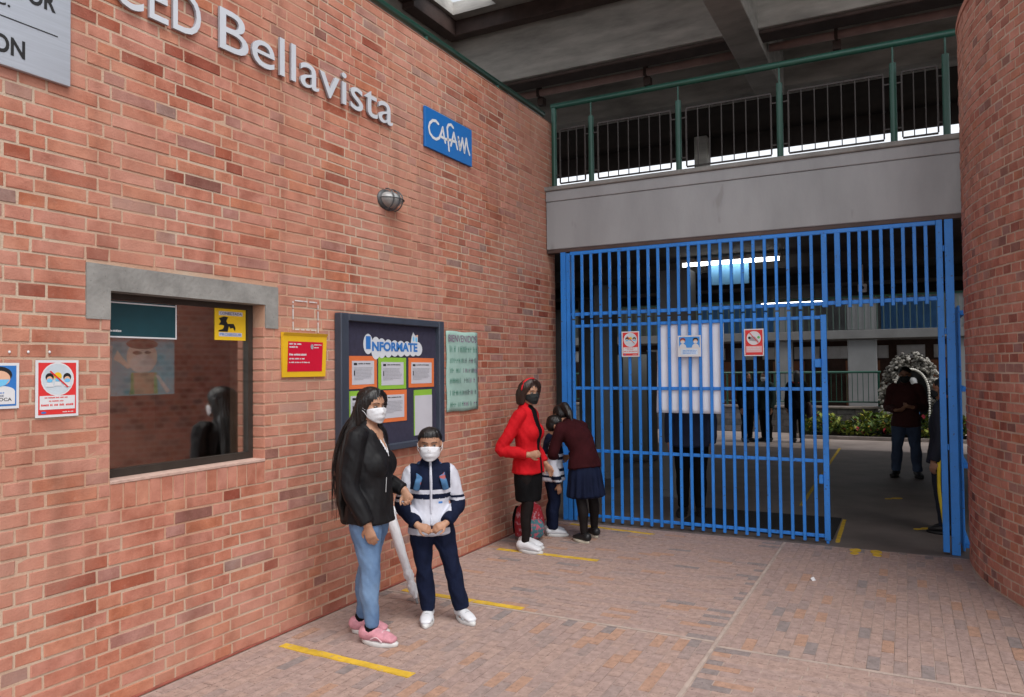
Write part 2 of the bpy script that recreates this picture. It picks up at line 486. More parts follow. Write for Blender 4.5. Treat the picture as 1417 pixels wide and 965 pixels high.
# handrail on the wall top
hr = empty('wall_handrail', (-.04, 1.0, WT + .012), label='green tube handrail running along the top of the salmon brick wall', cat='handrail')
hm = MB(); hm.cyl((0, -2.1, .075), (0, 6.55, .075), .030, 12); hm.build('rail', M_GREEN, hr, True)
for yy in (-1.8, -.55, .70, 1.95, 3.2, 4.24, 5.49):
    b_ = MB(); b_.cyl((0, yy, -.004), (0, yy, .06), .019, 8); b_.box(-.04, yy - .03, -.001, .04, yy + .03, .008); b_.build('bracket', M_GREEN, hr)

# ---- curved brick tower
tow = empty('brick_tower', (7.22, 7.3, 0), label='curved dark red brick wall of headers beside the open gate', cat='wall')
TR = 3.3
bodym = MB()
n = 40; A0, A1 = math.pi - .03, math.pi * 1.5
ring = []
for i in range(n + 1):
    a = A0 + (A1 - A0) * i / n
    ring.append((a, (TR - .0036)))
vs, fs = [], []
for a, R_ in ring:
    for R2 in (R_, R_ - .28):
        for z in (-.2, 4.44):
            vs.append((R2 * math.cos(a), R2 * math.sin(a), z))
for i in range(n):
    b = i * 4; c = b + 4
    fs += [(b, c, c + 1, b + 1), (b + 2, b + 3, c + 3, c + 2), (b + 1, c + 1, c + 3, b + 3)]
fs += [(0, 1, 3, 2), (4 * n, 4 * n + 2, 4 * n + 3, 4 * n + 1)]
bodym.add(vs, fs)
bodym.box(.0, -(TR - .0036), -.2, 8.0, -(TR - .287), 4.44)
bodym.build('mortar_bed', M_MORTAR_R, tow)
places = []
r = random.Random(33)
SBT = .100
pitch = (SBT + BJ) / TR
rows = int(4.43 / (BH + BJ)) + 1
for i in range(rows):
    zc = .014 + i * (BH + BJ) + BH / 2
    a = A0 + (pitch / 2 if i % 2 else 0) + pitch / 2
    while a < A1:
        c = Vector((math.cos(a), math.sin(a), 0)); U = Vector((-math.sin(a), math.cos(a), 0))
        w = list(W_R)
        q = math.sin(a * 5 + zc * 2.1) + math.sin(zc * 4.0 - a * 3)
        if q > .6:
            for t in (3, 4, 5, 6): w[t] *= 2.0
        mi = r.choices(range(len(w)), w)[0]
        places.append((tow.location + c * (TR + r.uniform(-.002, .0015)) + Z * zc, U, Z, c, SBT + r.uniform(-.006, .004), BH + r.uniform(-.002, .001), mi))
        a += pitch
    k = 0; x = .06
    while x < 8.0:
        L = SB
        places.append((tow.location + Vector((x + (.06 if i % 2 else 0), -TR, zc)), X, Z, -Y, L, BH, r.choices(range(len(W_R)), W_R)[0]))
        x += L + BJ
# (places are in world space; make them local to the tower)
class _L: pass
loc_places = places
_save = tow.location.copy(); tow.location = (0, 0, 0)
lay_pieces(tow, places, MB_R, ('brick', 'brick_field'), .02, .0018, .0024, 300, 8)
for ch_ in tow.children:
    if ch_.name.startswith('brick'):
        ch_.location = ch_.location - _save
tow.location = _save
cm = MB()
vs, fs = [], []
for a, R_ in ring:
    for R2 in (R_ + .012, R_ - .29):
        for z in (4.441, 4.49):
            vs.append((R2 * math.cos(a), R2 * math.sin(a), z))
for i in range(n):
    b = i * 4; c = b + 4
    fs += [(b, c, c + 1, b + 1), (b + 2, b + 3, c + 3, c + 2), (b + 1, c + 1, c + 3, b + 3), (b, b + 2, c + 2, c)]
cm.add(vs, fs); cm.build('wall_cap', MB_R[0], tow)

# ---- bridge over the gate: painted beam, ledge, hall ceiling
br = empty('concrete_bridge', (2, 7.5, 2.93), label='grey painted concrete bridge beam spanning above the blue gate', cat='bridge')
def loc(o_):
    o_.location = -Vector(br.location); return o_
loc(boxo('beam', M_PAINTG, br, .006, 7.505, 2.935, 4.9, 7.78, 3.46, .006))
loc(boxo('upper_band', M_PAINTG, br, .006, 7.495, 3.4615, 4.9, 7.78, 3.575, .005))
loc(boxo('ledge', M_CONC, br, -.02, 7.475, 3.577, 4.9, 7.80, 3.625, .008))
loc(boxo('drip_edge', M_STEELB, br, .006, 7.515, 2.897, 4.9, 7.62, 2.933))
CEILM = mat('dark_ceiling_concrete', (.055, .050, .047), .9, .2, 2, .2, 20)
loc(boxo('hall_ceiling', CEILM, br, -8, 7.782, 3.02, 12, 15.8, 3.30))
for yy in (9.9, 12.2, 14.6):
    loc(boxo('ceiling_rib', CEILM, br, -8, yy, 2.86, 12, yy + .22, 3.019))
# hall: end wall on the side of the brick wall, columns
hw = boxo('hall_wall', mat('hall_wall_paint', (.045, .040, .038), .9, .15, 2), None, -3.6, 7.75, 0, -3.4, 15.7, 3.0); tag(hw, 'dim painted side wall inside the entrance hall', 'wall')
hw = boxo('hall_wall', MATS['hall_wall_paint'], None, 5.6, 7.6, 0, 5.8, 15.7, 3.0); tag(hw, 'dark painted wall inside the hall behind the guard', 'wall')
def column(x0, y0, x1, y1, z1, label, m=mat('hall_column_grey', (.13, .132, .135), .8, .1, 2), z0=0):
    o_ = empty('concrete_column', ((x0 + x1) / 2, (y0 + y1) / 2, z0), label=label, cat='column')
    boxo('shaft', m, o_, -(x1 - x0) / 2, -(y1 - y0) / 2, -.002, (x1 - x0) / 2, (y1 - y0) / 2, z1 - z0, .012)
    boxo('plinth', m, o_, -(x1 - x0) / 2 - .02, -(y1 - y0) / 2 - .02, -.002, (x1 - x0) / 2 + .02, (y1 - y0) / 2 + .02, .10, .008)
column(.72, 9.35, 1.10, 9.7, 2.86, 'grey concrete column standing behind the white sheet on the gate')
column(-.62, 10.5, -.36, 10.8, 2.86, 'slim grey column deep in the hall near the side wall')
column(-1.75, 12.6, -1.45, 12.9, 2.86, 'grey hall column next to the glazed cabinet')

# ---- roof over the upper walkway
rf = empty('entrance_canopy', (2, 10, 5.8), label='dark concrete canopy roof with deep beams above the walkway', cat='canopy')
def rbox(nm, m, *a, ch=.01):
    o_ = boxo(nm, m, rf, *a, ch); o_.location = -Vector(rf.location); return o_
RY0 = 5.3  # unseen near edge; overhang added to darken the wall towards the gate
SKX0, SKX1, SKY0, SKY1 = -2.45, -1.72, 8.75, 9.56     # skylight
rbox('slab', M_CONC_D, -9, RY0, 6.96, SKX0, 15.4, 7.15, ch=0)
rbox('slab', M_CONC_D, SKX1, RY0, 6.96, 10, 15.4, 7.15, ch=0)
rbox('slab', M_CONC_D, SKX0 + .001, RY0, 6.96, SKX1 - .001, SKY0, 7.15, ch=0)
rbox('slab', M_CONC_D, SKX0 + .001, SKY1, 6.96, SKX1 - .001, 15.4, 7.15, ch=0)
rbox('cross_beam', M_CONC_D, -9, 10.0, 5.98, 10, 10.42, 6.958)
rbox('soffit_beam', M_CONC_D, -9, 12.35, 6.0, 10, 12.75, 6.958)
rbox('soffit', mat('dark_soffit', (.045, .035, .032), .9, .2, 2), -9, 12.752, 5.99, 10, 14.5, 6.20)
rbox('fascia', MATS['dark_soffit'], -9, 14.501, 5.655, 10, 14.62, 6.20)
rbox('long_beam', M_CONC_D, 1.48, RY0 + .1, 5.86, 1.88, 12.349, 6.955)
rbox('long_beam', M_CONC_D, -3.1, RY0 + .1, 6.02, -2.72, 9.999, 6.955)
rbox('steel_purlin', M_STEELB, -2.7, 9.72, 6.72, 10, 9.90, 6.955)
rbox('steel_purlin', M_STEELB, -2.7, 8.50, 6.78, 10, 8.62, 6.955)
rbox('steel_strap', M_STEELB, -2.7, 8.6, 6.70, -2.50, 9.72, 6.955)
rbox('steel_strap', M_STEELB, -9, 10.06, 5.93, 10, 10.38, 5.978)
column(-2.95, 9.95, -2.55, 10.4, 5.97, 'tall concrete pillar carrying the canopy roof behind the wall', M_CONC_D)
column(4.4, 10.0, 4.8, 10.42, 5.97, 'tall concrete pillar carrying the canopy roof behind the curved tower', M_CONC_D)
# service pipe under the beam
pp = empty('ceiling_pipe', (2, 10.75, 6.0), label='dull pink service pipe hung below the concrete canopy beam', cat='pipe')
pm = MB(); pm.cyl((-9, 0, 0), (1.46 - 2, 0, 0), .055, 12); pm.build('pipe_run', mat('pink_pipe', (.46, .31, .285), .7, .12, 4), pp, True)
pm = MB(); pm.cyl((1.90 - 2, 0, 0), (8, 0, 0), .055, 12); pm.build('pipe_run', MATS['pink_pipe'], pp, True)
for xx in (-1.6, .15, 2.75, 4.5):
    hg = MB(); hg.box(xx - 2 - .02, -.065, -.065, xx - 2 + .02, .065, .96); hg.box(xx - 2 - .05, .04, -.17, xx - 2 + .05, .16, -.05); hg.build('hanger', M_STEELB, pp)

# ---- railing of the walkway
rl = empty('walkway_railing', (0, 7.62, 3.625), label='green tube railing with thin dark bars on the walkway ledge', cat='railing')
m = MB(); m.cyl((.03, 0, .925), (4.3, 0, .925), .032, 14); m.build('handrail', M_GREEN, rl, True)
posts = [.06, .50, 1.46, 2.45, 3.43, 3.845]
for i, px in enumerate(posts):
    m = MB(); m.cyl((px, 0, -.003), (px, 0, .745 if i else .90), .030, 12); m.cyl((px, 0, .74), (px, 0, .90), .009, 8); m.box(px - .05, -.05, -.002, px + .05, .05, .012); m.build('post', M_GREEN, rl)
bays = [(.13, .43, 3), (.58, 1.38, 7), (1.54, 2.37, 7), (2.53, 3.35, 7), (3.50, 3.78, 3)]
for a, b, k in bays:
    m = MB()
    for z in (.055, .655): m.box(a, -.008, z - .008, b, .008, z + .008)
    for px in (a, b): m.box(px - .007, -.0075, .0635, px + .007, .0075, .6465)
    for z in (.15, .56):
        for (p0, p1) in ((a - .06, a - .0075), (b + .0075, b + .06)): m.box(p0, -.006, z - .006, p1, .006, z + .006)
    m.build('panel_frame', M_DARKBAR, rl)
    for i in range(1, k):
        px = a + (b - a) * i / k
        m = MB(); m.box(px - .0045, -.0045, .064, px + .0045, .0045, .646); m.build('baluster', M_DARKBAR, rl)

# ---- blue gate
GY = 7.53
gf = empty('entrance_gate', (2, GY, 0), label='blue steel gate surround with barred transom and tall end posts', cat='gate')
def gbar(parent, nm, x0, z0, x1, z1, t=.02, y=0.0, ox=2.0):
    return boxo(nm, M_BLUE, parent, x0 - ox, y - t, z0, x1 - ox, y + t, z1, .003)
for (a, b, z0, z1) in ((.165, .225, .0, 2.895), (.23, .275, .0, 2.88), (3.735, 3.785, .02, 2.895), (3.80, 3.865, .0, 2.895)):
    gbar(gf, 'post', a, z0, b, z1, .03, .012)
for zz in (.9, 1.9, 2.62):
    gbar(gf, 'hinge', 3.786, zz, 3.799, zz + .05, .015)
gbar(gf, 'top_rail', .277, 2.855, 3.733, 2.893, .018)
gbar(gf, 'transom_rail', .277, 2.195, 3.733, 2.231, .018, .002)
SPX = .1045
bx = [.318 + SPX * i for i in range(25)]
for i, x in enumerate(bx):
    if x < 2.80: gbar(gf, 'bar', x - .0145, 2.165, x + .0145, 2.853, .011, -.030)
for x in (2.832, 2.945): gbar(gf, 'mullion', x - .024, 2.175, x + .024, 2.853, .022, -.026)
k = 9; w = (3.735 - 2.945) / (k + .0)
for i in range(1, k): gbar(gf, 'bar', 2.945 + .01 + i * w - .0145, 2.165, 2.945 + .01 + i * w + .0145, 2.853, .011, -.030)
def leaf(nm, label, group=None):
    g = empty(nm, (2, GY, 0), label=label, cat='gate')
    for z in (2.085, 1.42, .757, .07): gbar(g, 'rail', .29, z - .016, 2.786, z + .016, .008, -.009)
    for i, x in enumerate(bx):
        if x < 2.77: gbar(g, 'bar', x - .0145, .018 if i else .01, x + .0145, 2.15, .010, -.0275)
    gbar(g, 'stile', 2.788, .03, 2.838, 2.108, .02)
    gbar(g, 'foot', 2.80, .0, 2.826, .029, .012)
    lk = MB(); lk.box(.73, -.06, 1.62, .788, .03, 1.70, 0, .006); lk.build('lock_case', M_BLUE, g)
    lk = MB(); lk.box(.75, -.05, .55, .788, .02, .63, 0, .006); lk.build('lock_case', M_BLUE, g)
    return g
leaf('gate_leaf', 'closed blue steel gate leaf of upright bars with notices hung on it')
# the open leaf, folded back into the hall
g = empty('gate_leaf', (3.925, 7.62, 0), label='open blue gate leaf folded back edge-on beside the curved tower', cat='gate')
for z in (2.085, 1.42, .757, .07): boxo('rail', M_BLUE, g, -.017, .0, z - .021, .017, .98, z + .021, .003)
for i in range(10): boxo('bar', M_BLUE, g, -.036, .0 + .106 * i, .02, -.0175, .036 + .106 * i, 2.15, .003)
# ================================================================== SIGNS AND NOTICES
def text_mesh(s, bold=0.0, extrude=0.0, spacing=1.0):
    cu = bpy.data.curves.new('lettering', 'FONT')
    cu.body = s; cu.size = 1.0; cu.extrude = extrude; cu.offset = bold; cu.space_character = spacing
    cu.resolution_u = 4
    ob = bpy.data.objects.new('lettering', cu); COL.objects.link(ob)
    bpy.context.view_layer.update()
    dg = bpy.context.evaluated_depsgraph_get()
    me = bpy.data.meshes.new_from_object(ob.evaluated_get(dg))
    bpy.data.objects.remove(ob); bpy.data.curves.remove(cu)
    co = np.array([v.co[:] for v in me.vertices]) if len(me.vertices) else np.zeros((1, 3))
    return me, co

def frame_on_wall(y, z, x=0.0):       # u -> +y, v -> +z, w -> +x
    return Matrix(((0, 0, 1, x), (1, 0, 0, y), (0, 1, 0, z), (0, 0, 0, 1)))
def frame_on_gate(x, z, y):           # u -> +x, v -> +z, w -> -y
    return Matrix(((1, 0, 0, x), (0, 0, -1, y), (0, 1, 0, z), (0, 0, 0, 1)))

def put_text(parent, s, u0, v0, u1, v1, w, m, bold=0.0, extrude=0.0, name='lettering', keep=False, skew=0.0):
    me, co = text_mesh(s, bold, 0.0)
    mn, mxx = co.min(0), co.max(0)
    su = (u1 - u0) / max(1e-6, mxx[0] - mn[0]); sv = (v1 - v0) / max(1e-6, mxx[1] - mn[1])
    if keep: su = sv
    for v in me.vertices:
        v.co = (u0 + (v.co.x - mn[0]) * su, v0 + (v.co.y - mn[1]) * sv + skew * (v.co.x - mn[0]) * su, w)
    me.materials.clear()
    o = link(name, me, parent, m)
    if extrude:
        md = o.modifiers.new('thick', 'SOLIDIFY'); md.thickness = extrude; md.offset = 1.0 if False else -1.0
    return o

def rect(mb, u0, v0, u1, v1, w, mi=0, d=None):
    mb.box(u0, v0, (w - .0006) if d is None else w - d, u1, v1, w, mi)
def ell(mb, cu, cv, ru, rv, w, mi=0, a0=0, a1=360, n=22):
    pts = [(cu + ru * math.cos(math.radians(a0 + (a1 - a0) * i / n)), cv + rv * math.sin(math.radians(a0 + (a1 - a0) * i / n)), w) for i in range(n if a1 - a0 == 360 else n + 1)]
    mb.poly(pts, mi)
def pol(mb, pts, w, mi=0):
    mb.poly([(a, b, w) for a, b in pts], mi)
def words(mb, u0, u1, v, h, w, mi, r, n=1, lh=1.7, fill=.9):
    """rows of small print, too small to read in the photograph"""
    for k in range(n):
        u = u0; end = u0 + (u1 - u0) * (fill if k == n - 1 else r.uniform(.85, 1))
        while u < end - h:
            L = min(r.uniform(1.2, 4.5) * h, end - u)
            x = u
            while x < u + L - h * .3:
                g = r.uniform(.3, .6) * h
                mb.poly([(x, v - k * h * lh, w), (x + g, v - k * h * lh, w), (x + g, v - k * h * lh + h * r.uniform(.65, 1), w), (x, v - k * h * lh + h * r.uniform(.65, 1), w)], mi)
                x += g + h * .14
            u += L + h * .5

P_RED = mat('print_red', (.66, .035, .035), .5, .03, 4)
P_BLUE = mat('print_blue', (.03, .17, .50), .5, .03, 4)
P_SKY = mat('print_sky_blue', (.16, .50, .78), .5, .03, 4)
P_NAVY = mat('print_navy', (.02, .035, .11), .5, .03, 4)
P_BLACK = mat('print_black', (.015, .015, .016), .5, .03, 4)
P_SKIN = mat('print_skin', (.70, .42, .29), .5, .03, 4)
P_YEL = mat('print_yellow', (.80, .52, .02), .5, .04, 4)
P_GREY = mat('print_grey', (.33, .33, .36), .5, .03, 4)
P_PINK = mat('print_pale_pink', (.75, .45, .45), .5, .03, 4)
P_TEAL = mat('print_teal', (.06, .33, .42), .5, .04, 4)
P_GREEN = mat('print_green', (.12, .45, .14), .5, .04, 4)
P_TAN = mat('print_tan', (.62, .50, .36), .5, .04, 4)
PAPER = mat('notice_paper', (.52, .52, .57), .75, .03, 5)
ORANGE = mat('orange_card', (.70, .17, .05), .7, .05, 5)
LIME = mat('lime_card', (.25, .48, .045), .7, .05, 5)
SILVER = mat('brushed_silver', (.50, .54, .60), .38, .05, 3, .03, 200, metal=.55, stretch=(1, 1, 30))

def sign(name, label, cat, M4, group=None):
    o = empty(name, (0, 0, 0), label=label, cat=cat, group=group)
    o.matrix_world = M4
    return o

# silver plate, cut by the picture's edge
s = sign('metal_sign', 'brushed silver plate with black capital letters high on the brick wall', 'sign', frame_on_wall(2.163, 2.992, .004))
m = MB(); m.box(-.86, 0, 0, 0, .70, .022, 0, .002); m.build('plate', SILVER, s)
put_text(s, 'ATOR', -.318, .318, -.072, .405, .0235, P_BLACK, .028)
put_text(s, 'C.', -.345, .262, -.272, .322, .0235, P_BLACK, .008)
m = MB(); rect(m, -.80, .2115, -.062, .2165, .0235); m.build('ruled_line', P_BLACK, s)
put_text(s, 'ON', -.345, .052, -.208, .135, .0235, P_BLACK, .028)


# raised letters
ltr = sign('wall_lettering', 'raised silver-white letters spelling CED Bellavista on the brick wall', 'lettering', frame_on_wall(2.37, 3.497, .0))
M_LET = mat('satin_aluminium_letters', (.56, .59, .64), .45, .04, 3, metal=.0)
def letters(s_, u0, u1, cap, v0, bold=.001):
    me, co = text_mesh(s_, bold)
    total = co[:, 0].max() - co[:, 0].min(); x0 = co[:, 0].min()
    capm, cc = text_mesh('B' if s_[0] != 'C' else 'E', bold)
    sv = cap / (cc[:, 1].max() - cc[:, 1].min()); base = cc[:, 1].min()
    su = (u1 - u0) / total
    bpy.data.meshes.remove(me); bpy.data.meshes.remove(capm)
    adv = 0.0
    full = []
    for i in range(len(s_)):
        m0, c0 = text_mesh(s_[:i + 1], bold)
        m1, c1 = text_mesh(s_[i], bold)
        right = c0[:, 0].max(); wd = c1[:, 0].max() - c1[:, 0].min()
        left = right - wd
        mn = c1[:, 0].min()
        for v in m1.vertices:
            v.co = (u0 + (left - x0 + v.co.x - mn) * su, v0 + (v.co.y - base) * sv, .026)
        m1.materials.clear()
        m1.shade_flat()
        o = link('letter', m1, ltr, M_LET)
        m1.materials.append(P_GREY)
        md = o.modifiers.new('thick', 'SOLIDIFY'); md.thickness = .016; md.offset = -1; md.material_offset = 0; md.material_offset_rim = 1
        bpy.data.meshes.remove(m0)
letters('CED', .0, .535, .235, .0)
letters('Bellavista', .665, 2.315, .240, .013)

# lamp maker's blue plate with script logo
s = sign('logo_sign', 'blue square plate with white handwritten CAFAM logo on the brick wall', 'sign', frame_on_wall(5.128, 3.475, .004))
m = MB(); m.box(0, 0, 0, .752, .337, .02, 0, .002)
bl = mat('logo_blue', (.012, .145, .46), .35, .03, 3)
m.build('plate', bl, s)
def un(px, py):
    top = 50 + (px - 110) * (320 / 610.); bot = 610 + (px - 105) * (275 / 615.)
    return ((px - 105) / 615. * .752, (1 - (py - top) / (bot - top)) * .337)
strokes = [[(265, 295), (235, 255), (195, 250), (160, 290), (147, 350), (160, 430), (195, 485), (235, 510), (275, 490), (300, 420), (320, 340), (335, 450), (352, 550)],
           [(300, 470), (350, 500), (430, 515)], [(458, 340), (430, 298), (395, 300), (378, 345), (385, 450), (400, 660)],
           [(425, 590), (445, 500), (465, 410), (490, 530), (512, 635)], [(440, 520), (500, 540)],
           [(548, 650), (535, 560), (525, 470), (545, 560), (553, 640), (570, 560), (583, 485), (597, 590), (610, 685), (622, 590), (638, 490), (655, 610), (682, 715)]]
for st in strokes:
    m = MB(); pts = [un(*p) for p in st]; hw_ = .0115
    for (a, b) in zip(pts[:-1], pts[1:]):
        d = Vector((b[0] - a[0], b[1] - a[1])); L_ = d.length; d /= L_; nn = Vector((-d.y, d.x)) * hw_
        m.add([(a[0] + nn.x, a[1] + nn.y, .0215), (a[0] - nn.x, a[1] - nn.y, .0215), (b[0] - nn.x, b[1] - nn.y, .0215), (b[0] + nn.x, b[1] + nn.y, .0215)], [(0, 1, 2, 3)])
    for i, p in enumerate(pts): ell(m, p[0], p[1], hw_, hw_, .0219 + .0002 * (i % 2), n=10)
    m.build('logo_stroke', M_WHITE, s)

# bulkhead lamp
s = sign('bulkhead_lamp', 'oval caged bulkhead lamp with dusty glass on the brick wall', 'lamp', frame_on_wall(4.645, 2.935, .002))
def ellipsoid_mb(mb, c, rr, nu=16, nv=10, v0=-90, v1=90, mi=0):
    vs, fs = [], []
    for j in range(nv + 1):
        t = math.radians(v0 + (v1 - v0) * j / nv)
        for i in range(nu):
            a = 2 * math.pi * i / nu
            vs.append((c[0] + rr[0] * math.cos(t) * math.cos(a), c[1] + rr[1] * math.cos(t) * math.sin(a), c[2] + rr[2] * math.sin(t)))
    for j in range(nv):
        for i in range(nu):
            fs.append((j * nu + i, j * nu + (i + 1) % nu, (j + 1) * nu + (i + 1) % nu, (j + 1) * nu + i))
    mb.add(vs, fs, mi)
m = MB(); ellipsoid_mb(m, (0, 0, .0), (.130, .082, .03), 24, 8); m.build('base', mat('cast_grey_metal', (.10, .105, .11), .5, .15, 10, metal=.4), s, True)
m = MB(); ellipsoid_mb(m, (0, 0, .02), (.105, .062, .085), 24, 8, 0, 90); m.build('glass_cover', mat('dusty_glass', (.34, .35, .35), .3, .15, 12, spec=.6), s, True)
for k in (-.055, .0, .055):
    m = MB(); pr = None
    for i in range(13):
        t = math.pi * i / 12
        p = Vector((k * 1.0, .078 * math.cos(t), .022 + .094 * math.sin(t) * (1 - abs(k) * 3)))
        if pr is not None: m.cyl(pr, p, .005, 6)
        pr = p
    m.build('guard_bar', MATS['cast_grey_metal'], s)
m = MB(); pr = None
for i in range(17):
    t = math.pi * i / 16
    p = Vector((.122 * math.cos(t), 0, .022 + .098 * math.sin(t)))
    if pr is not None: m.cyl(pr, p, .005, 6)
    pr = p
m.build('guard_bar', MATS['cast_grey_metal'], s)

# health posters
def red_poster(M4, w, h, label, group=None, cat='poster'):
    s = sign('health_poster', label, cat, M4, group)
    m = MB(); m.box(0, 0, 0, w, h, .003); m.build('sheet', M_WHITE, s)
    r = random.Random(3)
    m = MB(); b = w * .06
    pol(m, [(b, b), (w - b, b), (w - b, h - b), (b, h - b)], .0038, 0)
    ell(m, w / 2, h * .665, w * .385, w * .385, .0044, 1); ell(m, w / 2, h * .665, w * .355, w * .355, .0047, 9)
    for (k, c) in ((-.19, 2), (.22, 2), (.0, 5)):
        cu, cv = w * (.5 + k), h * (.70 if k else .715)
        ell(m, cu, cv, w * .095, w * .095, .0052 + abs(k) * .001, c); ell(m, cu, cv - w * .05, w * .07, w * .07, .0057 + abs(k) * .001, 6 if k else 4)
        ell(m, cu, cv - w * .075, w * .065, w * .045, .0062 + abs(k) * .001, 3 if k < 0 else 7)
        pol(m, [(cu - w * .09, cv - w * .22), (cu + w * .09, cv - w * .22), (cu + w * .06, cv - w * .125), (cu - w * .06, cv - w * .125)], .0066 + abs(k) * .001, 1)
    pol(m, [(w * .3, h * .80), (w * .33, h * .815), (w * .75, h * .53), (w * .72, h * .515)], .0078, 0)
    pol(m, [(w * .09, h * .135), (w * .91, h * .135), (w * .91, h * .375), (w * .09, h * .375)], .0046, 1)
    words(m, w * .2, w * .8, h * .33, h * .026, .0052, 0, r, 1); words(m, w * .3, w * .7, h * .27, h * .026, .0052, 0, r, 1); words(m, w * .12, w * .88, h * .195, h * .040, .0052, 0, r, 1, fill=1)
    words(m, w * .62, w * .9, h * .075, h * .02, .0046, 1, r, 1); ell(m, w * .18, h * .085, w * .06, h * .018, .0046, 8)
    m.build('printed_design', [P_RED, M_WHITE, P_BLACK, P_SKY, P_YEL, P_YEL, P_SKIN, P_SKY, P_BLUE, mat('print_ice_white', (.56, .64, .70), .5)], s)
red_poster(frame_on_wall(2.02, 1.443, .004), .199, .262, 'red and white distancing poster on the wall beside the service window')
red_poster(frame_on_gate(.868, 1.747, GY - .054), .19, .262, 'red and white notice on the gate with dark-haired masked children', cat='poster')
s = sign('health_poster', 'blue poster of a dark-haired child in a mask, on the wall', 'poster', frame_on_wall(1.949 - .20, 1.492, .004))
m = MB(); m.box(0, 0, 0, .20, .20 + .0, .003); m.build('sheet', M_WHITE, s)
m = MB(); r = random.Random(8)
pol(m, [(.012, .012), (.188, .012), (.188, .188), (.012, .188)], .0038, 0)
ell(m, .118, .148, .052, .036, .0045, 1); ell(m, .118, .132, .044, .034, .0050, 2); pol(m, [(.076, .128), (.160, .128), (.142, .104), (.118, .096), (.094, .104)], .0056, 3)
ell(m, .118, .078, .062, .022, .0043, 4, 0, 180)
pol(m, [(.018, .020), (.182, .020), (.182, .078), (.018, .078)], .0047, 4); words(m, .05, .150, .067, .006, .0055, 0, r)
m.build('printed_design', [P_BLUE, P_BLACK, P_SKIN, P_SKY, M_WHITE], s)
put_text(s, 'USO DE', .09, .052, .135, .061, .0055, P_NAVY, .01)
put_text(s, 'TAPABOCA', .04, .034, .168, .048, .0055, P_BLACK, .01)
# photo-like crossed-out notice on the gate
s = sign('gate_notice', 'red notice on the gate with a crossed-out pale circle', 'notice', frame_on_gate(2.105, 1.735, GY - .054))
m = MB(); m.box(0, 0, 0, .182, .26, .003); m.build('sheet', M_WHITE, s)
m = MB(); r = random.Random(4)
pol(m, [(.01, .01), (.172, .01), (.172, .25), (.01, .25)], .0038, 0); ell(m, .091, .172, .066, .066, .0045, 1)
pol(m, [(.045, .150), (.14, .135), (.10, .185), (.07, .19)], .0051, 2); ell(m, .05, .175, .013, .013, .0055, 3); ell(m, .135, .178, .013, .013, .0055, 4)
pol(m, [(.048, .222), (.054, .227), (.136, .127), (.130, .122)], .0060, 0)
pol(m, [(.018, .035), (.164, .035), (.164, .095), (.018, .095)], .0045, 5); words(m, .03, .155, .075, .010, .0051, 1, r, 2)
m.build('printed_design', [P_RED, M_WHITE, P_GREY, P_BLACK, P_GREEN, P_PINK], s)
# blue landscape notice on the sheet
s = sign('gate_notice', 'blue landscape notice with two masked children on the white sheet', 'notice', frame_on_gate(1.458, 1.738, GY - .054))
m = MB(); m.box(0, 0, 0, .232, .212, .003); m.build('sheet', M_WHITE, s)
m = MB(); r = random.Random(6)
pol(m, [(.012, .09), (.22, .09), (.22, .198), (.012, .198)], .0038, 0)
for cu, hcol in ((.05, 1), (.178, 2)):
    ell(m, cu, .165, .028, .024, .0045, hcol); ell(m, cu, .152, .022, .020, .0051, 4); ell(m, cu, .145, .02, .014, .0057, 3)
    ell(m, cu, .09, .036, .04, .0043, 3, 0, 180)
pol(m, [(.03, .02), (.20, .02), (.20, .075), (.03, .075)], .0039, 5); words(m, .05, .19, .058, .008, .0046, 0, r, 3)
m.build('printed_design', [mat('print_mid_blue', (.05, .28, .72), .5, .03, 4), mat('print_maroon', (.25, .03, .03), .5), P_BLACK, M_WHITE, P_SKIN, mat('print_ice', (.62, .74, .88), .5)], s)
# white sheet tied behind the bars
s = sign('white_sheet', 'large white sheet fixed behind the bars of the gate', 'sheet', frame_on_gate(1.24, 1.172, GY + .0015))
nu, nv = 18, 22; vs, fs = [], []
r = random.Random(2)
for j in range(nv + 1):
    for i in range(nu + 1):
        u = i / nu; v = j / nv
        lean = -.03 * (1 - v) * (1 - u)
        vs.append((lean + u * (.645 + .015 * v), v * .905, -.006 + .004 * math.sin(u * 9 + v * 2) * math.sin(v * 3.1)))
for j in range(nv):
    for i in range(nu):
        a = j * (nu + 1) + i; fs.append((a, a + 1, a + nu + 2, a + nu + 1))
m = MB(); m.add(vs, fs); o_ = m.build('cloth', mat('white_cloth', (.80, .81, .85), .85, .04, 5), s, True)
md = o_.modifiers.new('thick', 'SOLIDIFY'); md.thickness = .002

# red and yellow plate
s = sign('notice_plate', 'red plate with white print in a yellow folded holder on the wall', 'sign', frame_on_wall(3.532, 1.602, .004))
YEL = mat('yellow_acrylic', (.78, .47, .02), .35, .04, 4)
m = MB()
prof = [(0, .002), (0, .012), (.262, .020), (.283, .034), (.286, .002)]
m.add([(0 + (-.006 if i > 1 else 0), v, w) for i, (v, w) in enumerate(prof)] + [(.392 + (.006 if i > 1 else 0), v, w) for i, (v, w) in enumerate(prof)],
      [(0, 1, 2, 3, 4), (9, 8, 7, 6, 5)] + [(i, 5 + i, 5 + (i + 1) % 5, (i + 1) % 5) for i in range(5)])
m.build('holder', YEL, s)
m = MB(); r = random.Random(9)
def w_at(v): return .0135 + v / .262 * .008
m.add([(.035, .035, w_at(.035)), (.355, .035, w_at(.035)), (.36, .228, w_at(.228)), (.04, .228, w_at(.228))], [(0, 1, 2, 3)], 0)
m2 = MB()
words(m2, .05, .16, .207, .012, w_at(.215) + .001, 0, r, 1, fill=1); words(m2, .05, .13, .187, .012, w_at(.20) + .001, 0, r, 1, fill=1)
